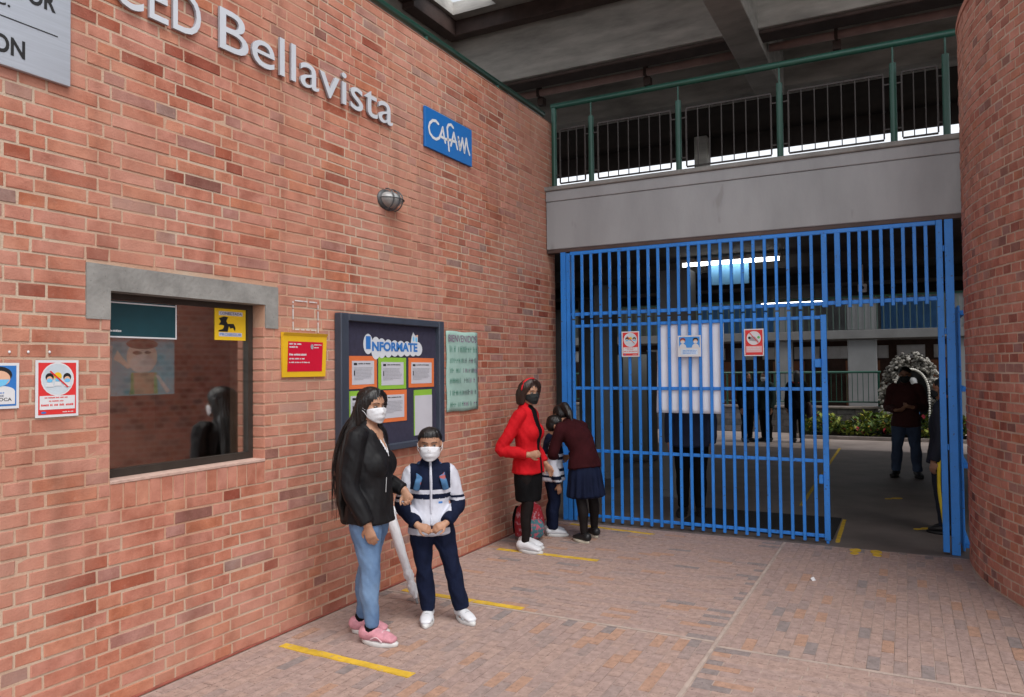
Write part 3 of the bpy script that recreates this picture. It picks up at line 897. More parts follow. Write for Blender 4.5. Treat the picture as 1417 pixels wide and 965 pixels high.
words(m2, .05, .215, .138, .014, w_at(.15) + .001, 0, r, 1, fill=1); words(m2, .05, .185, .113, .010, w_at(.13) + .001, 0, r, 1, fill=1); words(m2, .05, .235, .090, .009, w_at(.11) + .001, 0, r, 1, fill=1)
words(m2, .275, .345, .206, .009, w_at(.215) + .001, 0, r, 1, fill=1); words(m2, .275, .32, .188, .008, w_at(.2) + .001, 0, r, 1, fill=1)
ell(m2, .256, .197, .014, .017, w_at(.21) + .0012, 1)
m.build('red_card', mat('print_crimson', (.58, .008, .035), .45, .03, 4), s); m2.build('lettering', [M_WHITE, P_GREY], s)
# traces of an older notice
s = sign('tape_outline', 'white tape traces of a missing notice above the red plate', 'tape mark', frame_on_wall(3.63, 1.905, .0035))
m = MB(); r = random.Random(12)
for (a, b, c, d) in ((0, .0, .010, .185), (.232, -.01, .242, .185)):
    v = b
    while v < d:
        L = r.uniform(.02, .09); rect(m, a, v, c, min(v + L, d), .002); v += L + r.uniform(.004, .02)
for vv in (.0, .186):
    u = .02
    while u < .225:
        L = r.uniform(.03, .09); rect(m, u, vv, min(u + L, .228), vv + .008, .002); u += L + r.uniform(.004, .016)
m.build('tape_strip', mat('tape_residue', (.62, .58, .56), .8, .1, 20), s)
for k, (yy, zz) in enumerate(((1.91, 1.74), (1.99, 1.741), (2.085, 1.742))):
    m = MB(); ellipsoid_mb(m, (0, 0, 0), (.006, .007, .004), 8, 6); o_ = m.build('wall_plug', M_WHITE); o_.matrix_world = frame_on_wall(yy, zz, .003)
    tag(o_, 'small white filled screw hole in the brickwork above the posters', 'plug', 'filled screw holes above the posters')

# notice board
NB = mat('navy_felt', (.035, .033, .062), .95, .1, 30, .2, 200)
NF = mat('slate_frame', (.045, .055, .078), .5, .08, 6)
s = sign('notice_board', 'dark framed notice board hung on the brick wall behind the woman', 'notice board', frame_on_wall(4.03, 1.035, .003))
m = MB(); m.box(.02, .02, 0, 1.28, .99, .022); m.build('felt_panel', NB, s)
for nm, a in (('frame_side', (0, 0, 0, .085, 1.004, .062)), ('frame_side', (1.225, 0, 0, 1.30, 1.004, .062)), ('frame_side', (.0855, .001, .001, 1.2245, .050, .060)), ('frame_side', (.0855, .950, .001, 1.2245, 1.003, .060))):
    m = MB(); m.box(*a, 0, .006); m.build(nm, NF, s)
BX = .003 + .022
def notice(nm, label, y0, z0, y1, z1, card, seed, border=(.035, .03, .035, .035), tilt=0.0, text=True):
    w, h = y1 - y0, z1 - z0
    s = sign(nm, label, 'notice', frame_on_wall(y0, z0, BX + .001) @ Matrix.Rotation(tilt, 4, 'Z'))
    r = random.Random(seed)
    m = MB(); m.box(0, 0, 0, w, h, .002); m.build('card', card, s)
    m = MB(); m.box(border[0], border[1], .002, w - border[2], h - border[3], .0032); m.build('paper', PAPER, s)
    if text:
        m = MB(); a, b, c, d = border[0] + .02, border[1] + .015, w - border[2] - .02, h - border[3] - .018
        rect(m, a, d - .012, a + .035, d + .004, .0042, 0); words(m, a + .05, c, d - .006, .009, .0042, 0, r, 1)
        words(m, a, c, d - .034, .006, .0042, 1, r, 9, 1.75, .5)
        rect(m, a, d - .085, a + .010, d - .05, .0046, 0)
        m.build('print', [P_BLACK, P_GREY], s)
notice('pinned_notice', 'printed notice on orange card, first in the upper row of the board', 4.150, 1.508, 4.468, 1.742, ORANGE, 1, tilt=.004)
notice('pinned_notice', 'printed notice on lime green card in the upper row of the board', 4.484, 1.496, 4.832, 1.735, LIME, 2, tilt=-.006)
notice('pinned_notice', 'printed notice on orange card beside the board\'s far edge', 4.866, 1.500, 5.222, 1.733, ORANGE, 3, tilt=-.005)
notice('pinned_notice', 'printed notice on lime green card half hidden by the woman\'s hair', 4.132, 1.215, 4.472, 1.494, LIME, 4)
notice('pinned_notice', 'printed notice on orange card just beyond the woman\'s mask', 4.49, 1.248, 4.838, 1.488, ORANGE, 5, tilt=-.006)
notice('pinned_notice', 'tall blank sheet with lime green edge above the boy\'s head', 4.935, 1.118, 5.19, 1.478, LIME, 6, (.012, .0, .0, .045), text=False)
s = sign('cutout_title', 'white cloud cut-out with blue capital letters INFORMATE on the board', 'title', frame_on_wall(4.33, 1.752, BX + .001))
m = MB(); r = random.Random(5)
tp = [(.0, .085), (.09, .10), (.16, .085), (.24, .075), (.32, .065), (.40, .065), (.48, .058), (.56, .058), (.63, .052)]
for i, (u, hh_) in enumerate(tp):
    ell(m, u + .035, .078 - .028 * (u > .08), .058 if i else .055, hh_ * .62 + .022, .003 + .00012 * i, 0, n=18)
    ell(m, u + .035, .105 - .03 * (u > .08) - .02 * u, .046, .045, .003 + .00012 * i + .00006, 0, n=18)
pol(m, [(.565, .09), (.66, .09), (.665, .155), (.625, .16), (.60, .185), (.58, .15)], .0028, 0)
m.build('cloud', mat('cutout_white', (.60, .63, .68), .7, .03, 6), s)
put_text(s, 'I', .008, .042, .062, .135, .0048, P_BLUE, .03)
put_text(s, 'NFORMATE', .078, .028, .655, .098, .0052, P_BLUE, .045)
m = MB(); ell(m, .605, .130, .012, .02, .0034, 0); ell(m, .642, .125, .014, .02, .0034, 0); pol(m, [(.63, .150), (.665, .150), (.665, .165), (.645, .163)], .0036, 1)
m.build('doodle', [P_SKY, P_SKIN], s)

# mint paper with hand lettering
s = sign('handwritten_poster', 'pale mint paper with hand-drawn coloured lettering taped to the wall', 'poster', frame_on_wall(5.443, 1.272, .005))
nu, nv = 10, 18; vs, fs = [], []
for j in range(nv + 1):
    for i in range(nu + 1):
        u, v = i / nu, j / nv
        vs.append((u * .532 + .004 * math.sin(v * 11), v * .696 + .004 * math.sin(u * 9), .004 + .005 * math.sin(v * 7 + u * 3) ** 2 * (1 if 0 < i < nu else .3)))
for j in range(nv):
    for i in range(nu):
        a = j * (nu + 1) + i; fs.append((a, a + 1, a + nu + 2, a + nu + 1))
m = MB(); m.add(vs, fs); o_ = m.build('sheet', mat('mint_paper', (.33, .50, .44), .8, .06, 7), s, True)
md = o_.modifiers.new('thick', 'SOLIDIFY'); md.thickness = .0008; md.offset = -1
INK = [mat('ink_green', (.05, .22, .15), .7), mat('ink_purple', (.26, .09, .22), .7), mat('ink_dark', (.08, .11, .12), .7)]
put_text(s, 'BIENVENIDOS', .03, .605, .50, .665, .0105, INK[1], -.006)
r = random.Random(17); m = MB()
for k, (v, h_) in enumerate(((.515, .06), (.42, .05), (.335, .045), (.245, .05), (.14, .05), (.04, .045))):
    u = .05
    while u < .50:
        mi = 0 if (u < .25 or k < 1) else r.choice((1, 2, 2))
        a = r.uniform(-.3, .3)
        for q in range(r.choice((1, 2, 2))):
            uu = u + q * .016; tt = .0045
            pol(m, [(uu, v), (uu + tt, v), (uu + tt + a * h_ * .4, v + h_ * r.uniform(.6, 1)), (uu + a * h_ * .4, v + h_ * .9)], .0107, mi)
        if r.random() < .6: pol(m, [(u, v + h_ * .45), (u + .022, v + h_ * .5), (u + .022, v + h_ * .5 + .005), (u, v + h_ * .45 + .005)], .0109, mi)
        u += r.uniform(.026, .04) + (.03 if r.random() < .2 else 0)
m.build('hand_lettering', INK, s)

# things on the window glass
GX = FX - .0065
s = sign('window_sticker', 'yellow security sticker with black emblem stuck on the window glass', 'sticker', frame_on_wall(3.118, 1.830, FX + .0005))
m = MB(); m.box(0, 0, 0, .234, .188, .0015); m.build('sheet', P_YEL, s)
m = MB()
pol(m, [(.03, .130), (.07, .142), (.10, .138), (.085, .115), (.105, .085), (.095, .050), (.025, .050), (.030, .058), (.06, .066), (.070, .085), (.055, .09), (.028, .09), (.045, .11)], .0021, 0)
pol(m, [(.095, .098), (.14, .100), (.155, .075), (.150, .055), (.135, .075), (.115, .07)], .0023, 0)
pol(m, [(.03, .148), (.21, .148), (.21, .172), (.03, .172)], .0021, 1); pol(m, [(.03, .022), (.205, .022), (.205, .046), (.03, .046)], .0021, 1)
m.build('emblem', [P_BLACK, mat('print_lilac', (.58, .58, .66), .5)], s)
put_text(s, 'CONECTADA', .036, .152, .204, .168, .0026, P_NAVY, .01)
put_text(s, 'PROSEGUR', .036, .026, .20, .042, .0026, P_BLUE, .01)
s = sign('window_poster', 'teal poster of a masked boy behind the window glass', 'poster', frame_on_wall(2.4305, 1.522, FX - .016))
m = MB(); m.box(0, 0, 0, .425, .30, .002); m.build('sheet', mat('poster_teal', (.12, .62, .78), .6, .04, 4), s)
m = MB()
pol(m, [(0, .005), (.045, .005), (.055, .26), (0, .26)], .0026, 0)
pol(m, [(.15, .005), (.32, .005), (.30, .12), (.17, .12)], .0026, 2)
for a in (.155, .295): pol(m, [(a, .005), (a + .025, .005), (a + .018, .12), (a + .004, .12)], .0030, 3)
ell(m, .225, .205, .092, .085, .0032, 1); ell(m, .225, .272, .095, .027, .0037, 4); ell(m, .225, .168, .074, .05, .0042, 0); ell(m, .195, .225, .028, .010, .0046, 4); ell(m, .258, .228, .02, .008, .0047, 4)
pol(m, [(.30, .11), (.33, .10), (.395, .02), (.375, .005)], .0034, 0); pol(m, [(.06, .19), (.10, .17), (.14, .14), (.16, .15), (.11, .20), (.08, .24)], .0035, 1)
m.build('printed_design', [mat('print_pale_grey', (.78, .80, .80), .6), mat('print_light_skin', (.85, .78, .68), .6), P_TAN, mat('print_dull_green', (.20, .60, .25), .6), mat('print_soft_black', (.05, .05, .05), .6)], s)
s = sign('window_screen', 'dark teal panel with white edge on the top of the window glass', 'panel', frame_on_wall(2.4305, 1.824, FX + .0005))
m = MB(); m.box(0, 0, 0, .425, .192, .002); m.build('panel', mat('panel_dark_teal', (.012, .062, .078), .5, .1, 5), s)
m = MB(); rect(m, 0, 0, .425, .008, .004); rect(m, .417, .0085, .425, .192, .004); rect(m, 0, .178, .416, .185, .004); m.build('edge_strip', M_WHITE, s)
m = MB(); r = random.Random(1); words(m, .02, .12, .03, .012, .0028, 0, r); m.build('lettering', M_WHITE, s)
# ================================================================== PEOPLE
def catmull(pts, vals, sub):
    P = [Vector(p) for p in pts]; out, ov = [], []
    n = len(P)
    for i in range(n - 1):
        p0, p1, p2, p3 = P[max(0, i - 1)], P[i], P[i + 1], P[min(n - 1, i + 2)]
        v1, v2 = vals[i], vals[i + 1]
        for k in range(sub):
            t = k / sub
            out.append(0.5 * ((2 * p1) + (p2 - p0) * t + (2 * p0 - 5 * p1 + 4 * p2 - p3) * t * t + (3 * p1 - p0 - 3 * p2 + p3) * t ** 3))
            s = t * t * (3 - 2 * t)
            ov.append(tuple(a + (b - a) * s for a, b in zip(v1, v2)))
    out.append(P[-1]); ov.append(tuple(vals[-1]))
    return out, ov

def tube(mb, pts, rads, n=14, side=(1, 0, 0), sub=4, mi=0, flat0=False, flat1=False):
    rads = [(r_, r_) if not isinstance(r_, (tuple, list)) else r_ for r_ in rads]
    P, R_ = catmull(pts, rads, sub) if len(pts) > 2 or sub > 1 else ([Vector(p) for p in pts], rads)
    side = Vector(side)
    T = []
    for i in range(len(P)):
        t = P[min(len(P) - 1, i + 1)] - P[max(0, i - 1)]
        T.append(t.normalized() if t.length > 1e-9 else Vector((0, 0, 1)))
    rings = []
    def ring(p, t, rx, ry):
        s = side - t * side.dot(t)
        if s.length < 1e-4: s = t.orthogonal()
        s.normalize(); b = t.cross(s)
        return [p + s * (rx * math.cos(2 * math.pi * k / n)) + b * (ry * math.sin(2 * math.pi * k / n)) for k in range(n)]
    def cap(p, t, rx, ry, sg, flat):
        e = min(rx, ry) * (.15 if flat else 1.0)
        return [ring(p + t * sg * e * .6, t, rx * .8, ry * .8), ring(p + t * sg * e * .92, t, rx * .4, ry * .4)]
    c0 = cap(P[0], T[0], *R_[0], -1, flat0); c1 = cap(P[-1], T[-1], *R_[-1], 1, flat1)
    rings = [c0[1], c0[0]] + [ring(P[i], T[i], *R_[i]) for i in range(len(P))] + c1
    vs = [v for rg in rings for v in rg]
    fs = [tuple(reversed(range(n)))]
    for j in range(len(rings) - 1):
        for k in range(n):
            fs.append((j * n + k, j * n + (k + 1) % n, (j + 1) * n + (k + 1) % n, (j + 1) * n + k))
    b = (len(rings) - 1) * n
    fs.append(tuple(range(b, b + n)))
    mb.add(vs, fs, mi)

def ball(mb, c, rr, M4=None, nu=14, nv=10):
    vs, fs = [], []
    c = Vector(c)
    vs.append(Vector((0, 0, -rr[2])))
    for j in range(1, nv):
        t = -math.pi / 2 + math.pi * j / nv
        for i in range(nu):
            a = 2 * math.pi * i / nu
            vs.append(Vector((rr[0] * math.cos(t) * math.cos(a), rr[1] * math.cos(t) * math.sin(a), rr[2] * math.sin(t))))
    vs.append(Vector((0, 0, rr[2])))
    for i in range(nu):
        fs.append((0, 1 + (i + 1) % nu, 1 + i))
        fs.append((len(vs) - 1, 1 + (nv - 2) * nu + i, 1 + (nv - 2) * nu + (i + 1) % nu))
    for j in range(nv - 2):
        for i in range(nu):
            a = 1 + j * nu; fs.append((a + i, a + (i + 1) % nu, a + nu + (i + 1) % nu, a + nu + i))
    vs = [v + c for v in vs]
    if M4: vs = [M4 @ v for v in vs]
    mb.add(vs, fs)

def hash_noise(co, f, seed=0):
    """smooth cheap pseudo noise in -1..1 for an (n,3) array"""
    x, y, z = co[:, 0] * f, co[:, 1] * f, co[:, 2] * f
    return (np.sin(x * 1.7 + y * 2.3 + seed) * np.cos(z * 1.9 - x * 1.1 + seed * 2) + np.sin(y * 3.1 - z * 2.7 + seed * 3) * np.cos(x * 2.9 + z * 1.3)) * .5

def organic(name, mb, mats, parent, voxel=.008, smooth=3, zone=None, warp=None, fold=0.0, ffreq=22.0):
    me = bpy.data.meshes.new(name + '_cage'); me.from_pydata(mb.v, [], mb.f); me.update()
    ob = bpy.data.objects.new(name + '_cage', me); COL.objects.link(ob)
    md = ob.modifiers.new('r', 'REMESH'); md.mode = 'VOXEL'; md.voxel_size = voxel; md.use_smooth_shade = True
    if smooth:
        sm = ob.modifiers.new('s', 'SMOOTH'); sm.iterations = smooth; sm.factor = .5
    bpy.context.view_layer.update()
    dg = bpy.context.evaluated_depsgraph_get()
    out = bpy.data.meshes.new_from_object(ob.evaluated_get(dg)); out.name = name
    bpy.data.objects.remove(ob); bpy.data.meshes.remove(me)
    nv = len(out.vertices)
    co = np.empty(nv * 3); out.vertices.foreach_get('co', co); co = co.reshape(-1, 3)
    ch = False
    if fold:
        no = np.empty(nv * 3); out.vertices.foreach_get('normal', no); no = no.reshape(-1, 3)
        d = hash_noise(co * np.array([1, 1, .6]), ffreq, 1.3) * .65 + hash_noise(co * np.array([1.0, 1.0, .75]), ffreq * 1.6, 4.1) * .35
        co = co + no * (np.abs(d) ** .7 * np.sign(d) * fold)[:, None]; ch = True
    if warp is not None: co = warp(co); ch = True
    if ch: out.vertices.foreach_set('co', co.ravel()); out.update()
    out.materials.clear()
    for m in (mats if isinstance(mats, (list, tuple)) else [mats]): out.materials.append(m)
    if zone is not None:
        npg = len(out.polygons); ce = np.empty(npg * 3); out.polygons.foreach_get('center', ce)
        out.polygons.foreach_set('material_index', zone(ce.reshape(-1, 3)).astype(np.int32))
    out.shade_smooth()
    o = bpy.data.objects.new(name, out); COL.objects.link(o); o.parent = parent
    return o

SKIN = mat('skin', (.40, .215, .135), .5, .08, 14, .04, 120, spec=.35)
SKIN_D = mat('skin_dark', (.30, .155, .095), .5, .08, 14, .04, 120, spec=.35)
HAIR = mat('black_hair', (.006, .005, .005), .42, .2, 40, .7, 60, stretch=(1, 1, .06), spec=.55, coord='obj')
HAIR_B = mat('brown_hair', (.035, .018, .013), .4, .25, 40, .7, 60, stretch=(1, 1, .06), spec=.5, coord='obj')
EYEW = mat('eye_white', (.28, .24, .22), .5, spec=.2); EYEB = mat('iris_dark', (.012, .008, .007), .2, spec=.6)
LIP = mat('lips', (.30, .11, .09), .5)
MASKW = mat('white_mask', (.62, .63, .66), .8, .03, 12, .15, 90)
MASKB = mat('black_mask', (.012, .015, .016), .8, .1, 12)
C_BLACKJ = mat('black_jacket', (.0075, .0075, .009), .6, .2, 9, .10, 30, spec=.22)
C_JEANS = mat('blue_denim', (.07, .135, .26), .85, .2, 2.6, .25, 230, col2=(.16, .26, .41), thr=(.38, .66))
C_JEANSD = mat('dark_denim', (.035, .055, .10), .85, .2, 5, .25, 230)
C_NAVY = mat('navy_cloth', (.006, .010, .030), .85, .15, 9, .25, 60, spec=.15)
C_WHITE = mat('white_tracksuit', (.52, .53, .60), .75, .04, 7, .2, 40)
C_RED = mat('red_blazer', (.52, .006, .012), .8, .08, 7, .2, 40, spec=.2)
C_BLK = mat('black_cloth', (.006, .006, .007), .9, .2, 9, .25, 50, spec=.12)
C_TIGHT = mat('black_tights', (.011, .008, .008), .7, .2, 12, spec=.15)
C_MAROON = mat('maroon_knit', (.036, .006, .008), .9, .15, 9, .4, 160, spec=.12)
C_MAROON2 = mat('maroon_hoodie', (.05, .010, .009), .9, .15, 9, .3, 60)
S_PINK = mat('pink_mesh_shoe', (.60, .27, .32), .75, .12, 30, .5, 240)
S_WHITE = mat('white_shoe', (.62, .63, .66), .5, .04, 10, .1, 60)
S_BLK = mat('black_shoe', (.012, .012, .013), .45, .15, 10)
SOLE_W = mat('white_sole', (.58, .58, .57), .6, .06, 10)
SOLE_C = mat('cream_sole', (.55, .50, .40), .6, .06, 10)
S_GREY = mat('grey_lace', (.45, .46, .48), .7)
SOLE_B = mat('black_sole', (.015, .015, .015), .6)
STRAP = mat('blue_backpack_strap', (.05, .15, .30), .7, .15, 20, speck=(14, .58, (.35, .07, .05), .9))

def skeleton(H, hr=.137, fem=True, **ov):
    sz = 1 - hr - .052
    J = dict(pel=(0, 0, .515), wai=(0, .0, .61), che=(0, .0, .705), shm=(0, .008, sz - .012), nek=(0, .012, sz + .028), head=(0, -.012, 1 - hr),
             shL=(.098, .008, sz), shR=(-.098, .008, sz), elL=(.135, .02, sz - .185), elR=(-.135, .02, sz - .185), wrL=(.135, -.03, sz - .335), wrR=(-.135, -.03, sz - .335),
             hiL=(.052, 0, .495), hiR=(-.052, 0, .495), knL=(.055, -.01, .275), knR=(-.055, -.01, .275), anL=(.055, .012, .052), anR=(-.055, .012, .052))
    J.update(ov)
    return {k: Vector(v) * H for k, v in J.items()}

def torso(mb, J, H, g=1.0, grow=0.0, low=0.0, top=True, fem=True, hem=None, bust=0.0, belly=0.0):
    k = (1.06 if fem else 1.0) * g
    pel, wai, che, shm, nek = J['pel'], J['wai'], J['che'], J['shm'], J['nek']
    lowp = pel + (pel - wai).normalized() * (.045 * H if hem is None else hem * H)
    pts = [lowp, pel, wai, che, shm]
    r_ = [(.094 * k, .078 * g), (.102 * k, .080 * g), (.084 * g, .064 * g + belly), (.098 * g, .070 * g), (.080, .052)]
    if hem is not None: r_[0] = (.108 * k, .088 * g)
    if top: pts.append(nek); r_.append((.038, .036))
    tube(mb, pts, [(a * H + grow, b * H + grow) for a, b in r_], 20, flat0=True)
    if bust:
        for s in (-1, 1): ball(mb, che + Vector((s * .040 * H, -.042 * H * g, -.012 * H)), (.052 * H * g, .036 * H * g + bust + grow, .060 * H * g))

def arm(mb, J, H, s, g=1.0, grow=0.0, f=1.0, hand=None):
    sh, el, wr = J['sh' + s], J['el' + s], J['wr' + s]
    w2 = el + (wr - el) * f
    tube(mb, [J['shm'].lerp(sh, .55), sh, sh.lerp(el, .5), el, el.lerp(w2, .5), w2], [.026 * H * g + grow * .8, .033 * H * g + grow * .8, .031 * H * g + grow, .027 * H * g + grow, .025 * H * g + grow * 1.1, .019 * H * g + grow * 1.25], 12, side=(0, 1, 0), flat1=True)

def leg(mb, J, H, s, g=1.0, grow=0.0, f=1.0, flare=0.0, fem=True):
    hi, kn, an = J['hi' + s], J['kn' + s], J['an' + s]
    a2 = kn + (an - kn) * f
    k = 1.08 if fem else 1.0
    tube(mb, [hi + Vector((0, 0, .03 * H)), hi.lerp(kn, .25), hi.lerp(kn, .65), kn, kn.lerp(a2, .35) + Vector((0, .008 * H, 0)), kn.lerp(a2, .75), a2],
         [.058 * H * g * k + grow, .056 * H * g * k + grow, .044 * H * g + grow, .036 * H * g + grow, .036 * H * g + grow + flare * .4, .027 * H * g + grow + flare * .8, .023 * H * g + grow + flare], 14, flat1=True)

def hand(mb, J, H, s, d, nrm, thumb, curl=.5, L=None):
    """d: pointing direction, nrm: the palm's facing, thumb: +1/-1 side along d x nrm"""
    L = L or .108 * H
    W = J['wr' + s]; d = Vector(d).normalized(); nrm = Vector(nrm); nrm = (nrm - d * nrm.dot(d)).normalized(); l = d.cross(nrm) * thumb
    tube(mb, [J['el' + s].lerp(W, .8), W, W + d * .14 * L, W + d * .45 * L], [.020 * H, .017 * H, (.17 * L, .10 * L), (.225 * L, .085 * L)], 10, side=l)
    for i, (o_, ln) in enumerate(((.165, .40), (.055, .47), (-.055, .44), (-.16, .34))):
        p = W + d * (.45 - .02 * abs(i - 1)) * L + l * o_ * L; dd = d.copy(); pts = [p - d * .08 * L, p]
        for q, fr in enumerate((.45, .32, .25)):
            dd = (Matrix.Rotation(curl * (.8 if q == 0 else 1.0), 4, nrm.cross(d) * -1) @ dd)
            dd = dd.normalized(); p = p + dd * ln * fr * L; pts.append(p)
        tube(mb, pts, [.050 * L, .050 * L, .047 * L, .043 * L, .037 * L], 8, sub=2, side=l)
    t0 = W + d * .16 * L + l * .14 * L; t1 = t0 + (d * .55 + l * .6 + nrm * .25).normalized() * .22 * L; t2 = t1 + (d * .9 + l * .12 + nrm * .35).normalized() * .20 * L
    tube(mb, [t0 - l * .05 * L, t0, t1, t2], [.07 * L, .068 * L, .055 * L, .042 * L], 8, sub=2, side=nrm)

def head_matrix(J, H, hr, yaw, pitch, roll=0.0):
    return Matrix.Translation(J['head']) @ Matrix.Rotation(yaw, 4, 'Z') @ Matrix.Rotation(pitch, 4, 'X') @ Matrix.Rotation(roll, 4, 'Y') @ Matrix.Scale(hr * H, 4)

def head(mb, M4, J, H):
    ball(mb, (0, .06, .62), (.355, .43, .38), M4, 20, 14)
    ball(mb, (0, -.05, .42), (.305, .33, .38), M4, 18, 12)
    ball(mb, (0, -.12, .17), (.215, .215, .17), M4)
    ball(mb, (0, -.31, .565), (.21, .075, .05), M4)
    for s in (-1, 1):
        ball(mb, (s * .365, .05, .45), (.035, .085, .125), M4); ball(mb, (s * .17, -.27, .36), (.11, .09, .09), M4)
    ball(mb, (0, -.335, .185), (.10, .045, .045), M4)
    tube(mb, [M4 @ Vector((0, -.345, .52)), M4 @ Vector((0, -.40, .42)), M4 @ Vector((0, -.435, .335))], [.030 * .13 * H, .040 * .13 * H, .062 * .13 * H], 10, sub=3)
    tube(mb, [J['shm'], J['nek'], M4 @ Vector((0, .08, .10)), M4 @ Vector((0, .08, .35))], [(.05 * H, .04 * H), .036 * H, .036 * H, .036 * H], 14)

class Person:
    def __init__(s, loc_, face, H, label, hr=.137, fem=True, g=1.0, yaw=0.0, pitch=0.0, roll=0.0, vox=.006, skin=SKIN, hands=None, group=None, **ov):
        s.H, s.hr, s.fem, s.g, s.vox = H, hr, fem, g, vox
        s.J = skeleton(H, hr, fem, **ov)
        s.root = empty('person', (loc_[0], loc_[1], 0), math.atan2(face[0], -face[1]), label, 'person', group)
        s.M = head_matrix(s.J, H, hr, yaw, pitch, roll)
        mb = MB()
        torso(mb, s.J, H, g, 0, fem=fem)
        for sd in 'LR':
            arm(mb, s.J, H, sd, g * .96); leg(mb, s.J, H, sd, g * .90, fem=fem)
            fd = (s.foot(sd)); tube(mb, [s.J['an' + sd], s.J['an' + sd] + Vector((0, 0, -.03 * H)) + fd * .02 * H], [.020 * H, .018 * H], 10, sub=2)
        for hd in (hands or [('L', (0, -.1, -1), (-1, 0, 0), 1, .35), ('R', (0, -.1, -1), (1, 0, 0), -1, .35)]):
            hand(mb, s.J, H, *hd)
        head(mb, s.M, s.J, H)
        Mi = s.M.inverted(); Ms = s.M
        def warp(co):
            A = np.array(Mi); h4 = np.c_[co, np.ones(len(co))] @ A.T
            out = h4.copy()
            for sx in (-1, 1):
                d = ((h4[:, 0] - sx * .15) / .11) ** 2 + ((h4[:, 2] - .475) / .075) ** 2
                m = np.exp(-d * 1.2) * (h4[:, 1] < -.15)
                out[:, 1] += .055 * m
            return (out @ np.array(Ms).T)[:, :3]
        s.body = organic('body', mb, skin, s.root, vox, 2, warp=warp)
        me = s.body.data
        s.bvh = BVHTree.FromPolygons([v.co.copy() for v in me.vertices], [tuple(p.vertices) for p in me.polygons])
    def foot(s, sd):
        return s.toe.get(sd, Vector((0, -1, 0))) if hasattr(s, 'toe') else Vector((0, -1, 0))
    def face(s, mask=None, brows=HAIR):
        M = s.M
        for sx in (-1, 1):
            mb = MB(); ball(mb, (sx * .15, -.315, .478), (.055, .05, .026), M, 10, 8); e = mb.build('eye', EYEW, s.root, True)
            mb = MB(); ball(mb, (sx * .15 + .008, -.352, .478), (.030, .018, .026), M, 10, 8); mb.build('iris', EYEB, e, True)
            mb = MB(); tube(mb, [M @ Vector((sx * .06, -.385, .565)), M @ Vector((sx * .15, -.375, .595)), M @ Vector((sx * .235, -.325, .57))], [.010 * s.hr * s.H * 1.1] * 3, 6, sub=3); mb.build('eyebrow', brows, s.root, True)
        if mask is None: return
        nu, nv = 24, 12; vs, fs = [], []
        Mr = M.to_3x3().normalized(); k = s.hr * s.H
        for j in range(nv + 1):
            v = j / nv
            for i in range(nu + 1):
                ph = math.radians(-74 + 148 * i / nu); c = abs(i / nu * 2 - 1)
                lo = -.015 + .20 * c ** 1.6; hi_ = .455 - .075 * c ** 2
                z = lo + (hi_ - lo) * v
                d = Vector((math.sin(ph), -math.cos(ph), 0))
                o = Vector((0, -.02, max(z, .06)))
                st = M @ (o + d * 1.2); dr = (M @ o - st).normalized()
                hit = s.bvh.ray_cast(st, dr)[0]
                lp = M.inverted() @ hit if hit is not None else o + d * .3
                rr = (lp - o).length
                want = .36 * (1 - .14 * c ** 2) + .075 * math.exp(-((v - .55) / .4) ** 2) * (1 - c) ** .8
                rr = max(rr + .014, min(want, rr + .09)) + (.006 * math.sin(v * 22) * (1 - c))
                p = o + d * rr; p.z = z
                vs.append(M @ p)
        for j in range(nv):
            for i in range(nu):
                a = j * (nu + 1) + i; fs.append((a, a + 1, a + nu + 2, a + nu + 1))
        mb = MB(); mb.add(vs, fs); o = mb.build('face_mask', mask, s.root, True)
        md = o.modifiers.new('thick', 'SOLIDIFY'); md.thickness = .0018; md.offset = 1
        for sx, i in ((-1, 0), (1, nu)):
            for j in (1, nv - 1):
                mb = MB(); e = vs[j * (nu + 1) + i]; tube(mb, [e, (e + M @ Vector((sx * .39, -.02, .45))) / 2 + Mr @ Vector((sx * .006, 0, 0)), M @ Vector((sx * .40, .06, .45 + .06 * (1 if j > 1 else -1)))], [.0016] * 3, 5, sub=3)
                mb.build('ear_loop', mask, o)
    def hair_cap(s, mb, grow=.0, back=.0, front=.0):
        ball(mb, (0, .088 + back, .685), (.385 + grow, .43 + grow + front, .355 + grow), s.M, 20, 14)
        ball(mb, (0, .16, .50), (.37 + grow, .35 + grow, .36), s.M, 18, 12)
    def hair(s, mb, m, vox=.007, streak=.004):
        def warp(co):
            A = np.array(s.M.inverted()); h4 = np.c_[co, np.ones(len(co))] @ A.T
            an = np.arctan2(h4[:, 0], h4[:, 1] - .05)
            d = (np.sin(an * 37 + np.sin(h4[:, 2] * 4) * 1.2) + np.sin(an * 71 + 1.3 + h4[:, 2] * 1.5) * .6) * streak * .5
            rad = np.c_[h4[:, 0], h4[:, 1] - .05, np.zeros(len(co)), np.zeros(len(co))]
            rad /= (np.linalg.norm(rad, axis=1, keepdims=True) + .12)
            return co + (rad @ np.array(s.M).T)[:, :3] / (s.hr * s.H) * d[:, None]
        return organic('hair', mb, m, s.root, vox, 2, warp=warp)
    def part(s, name, fn, m, vox=None, fold=.004, ffreq=20., zone=None, smooth=3, warp=None):
        mb = MB(); fn(mb)
        return organic(name, mb, m, s.root, vox or s.vox * 1.25, smooth, zone, warp, fold, ffreq)
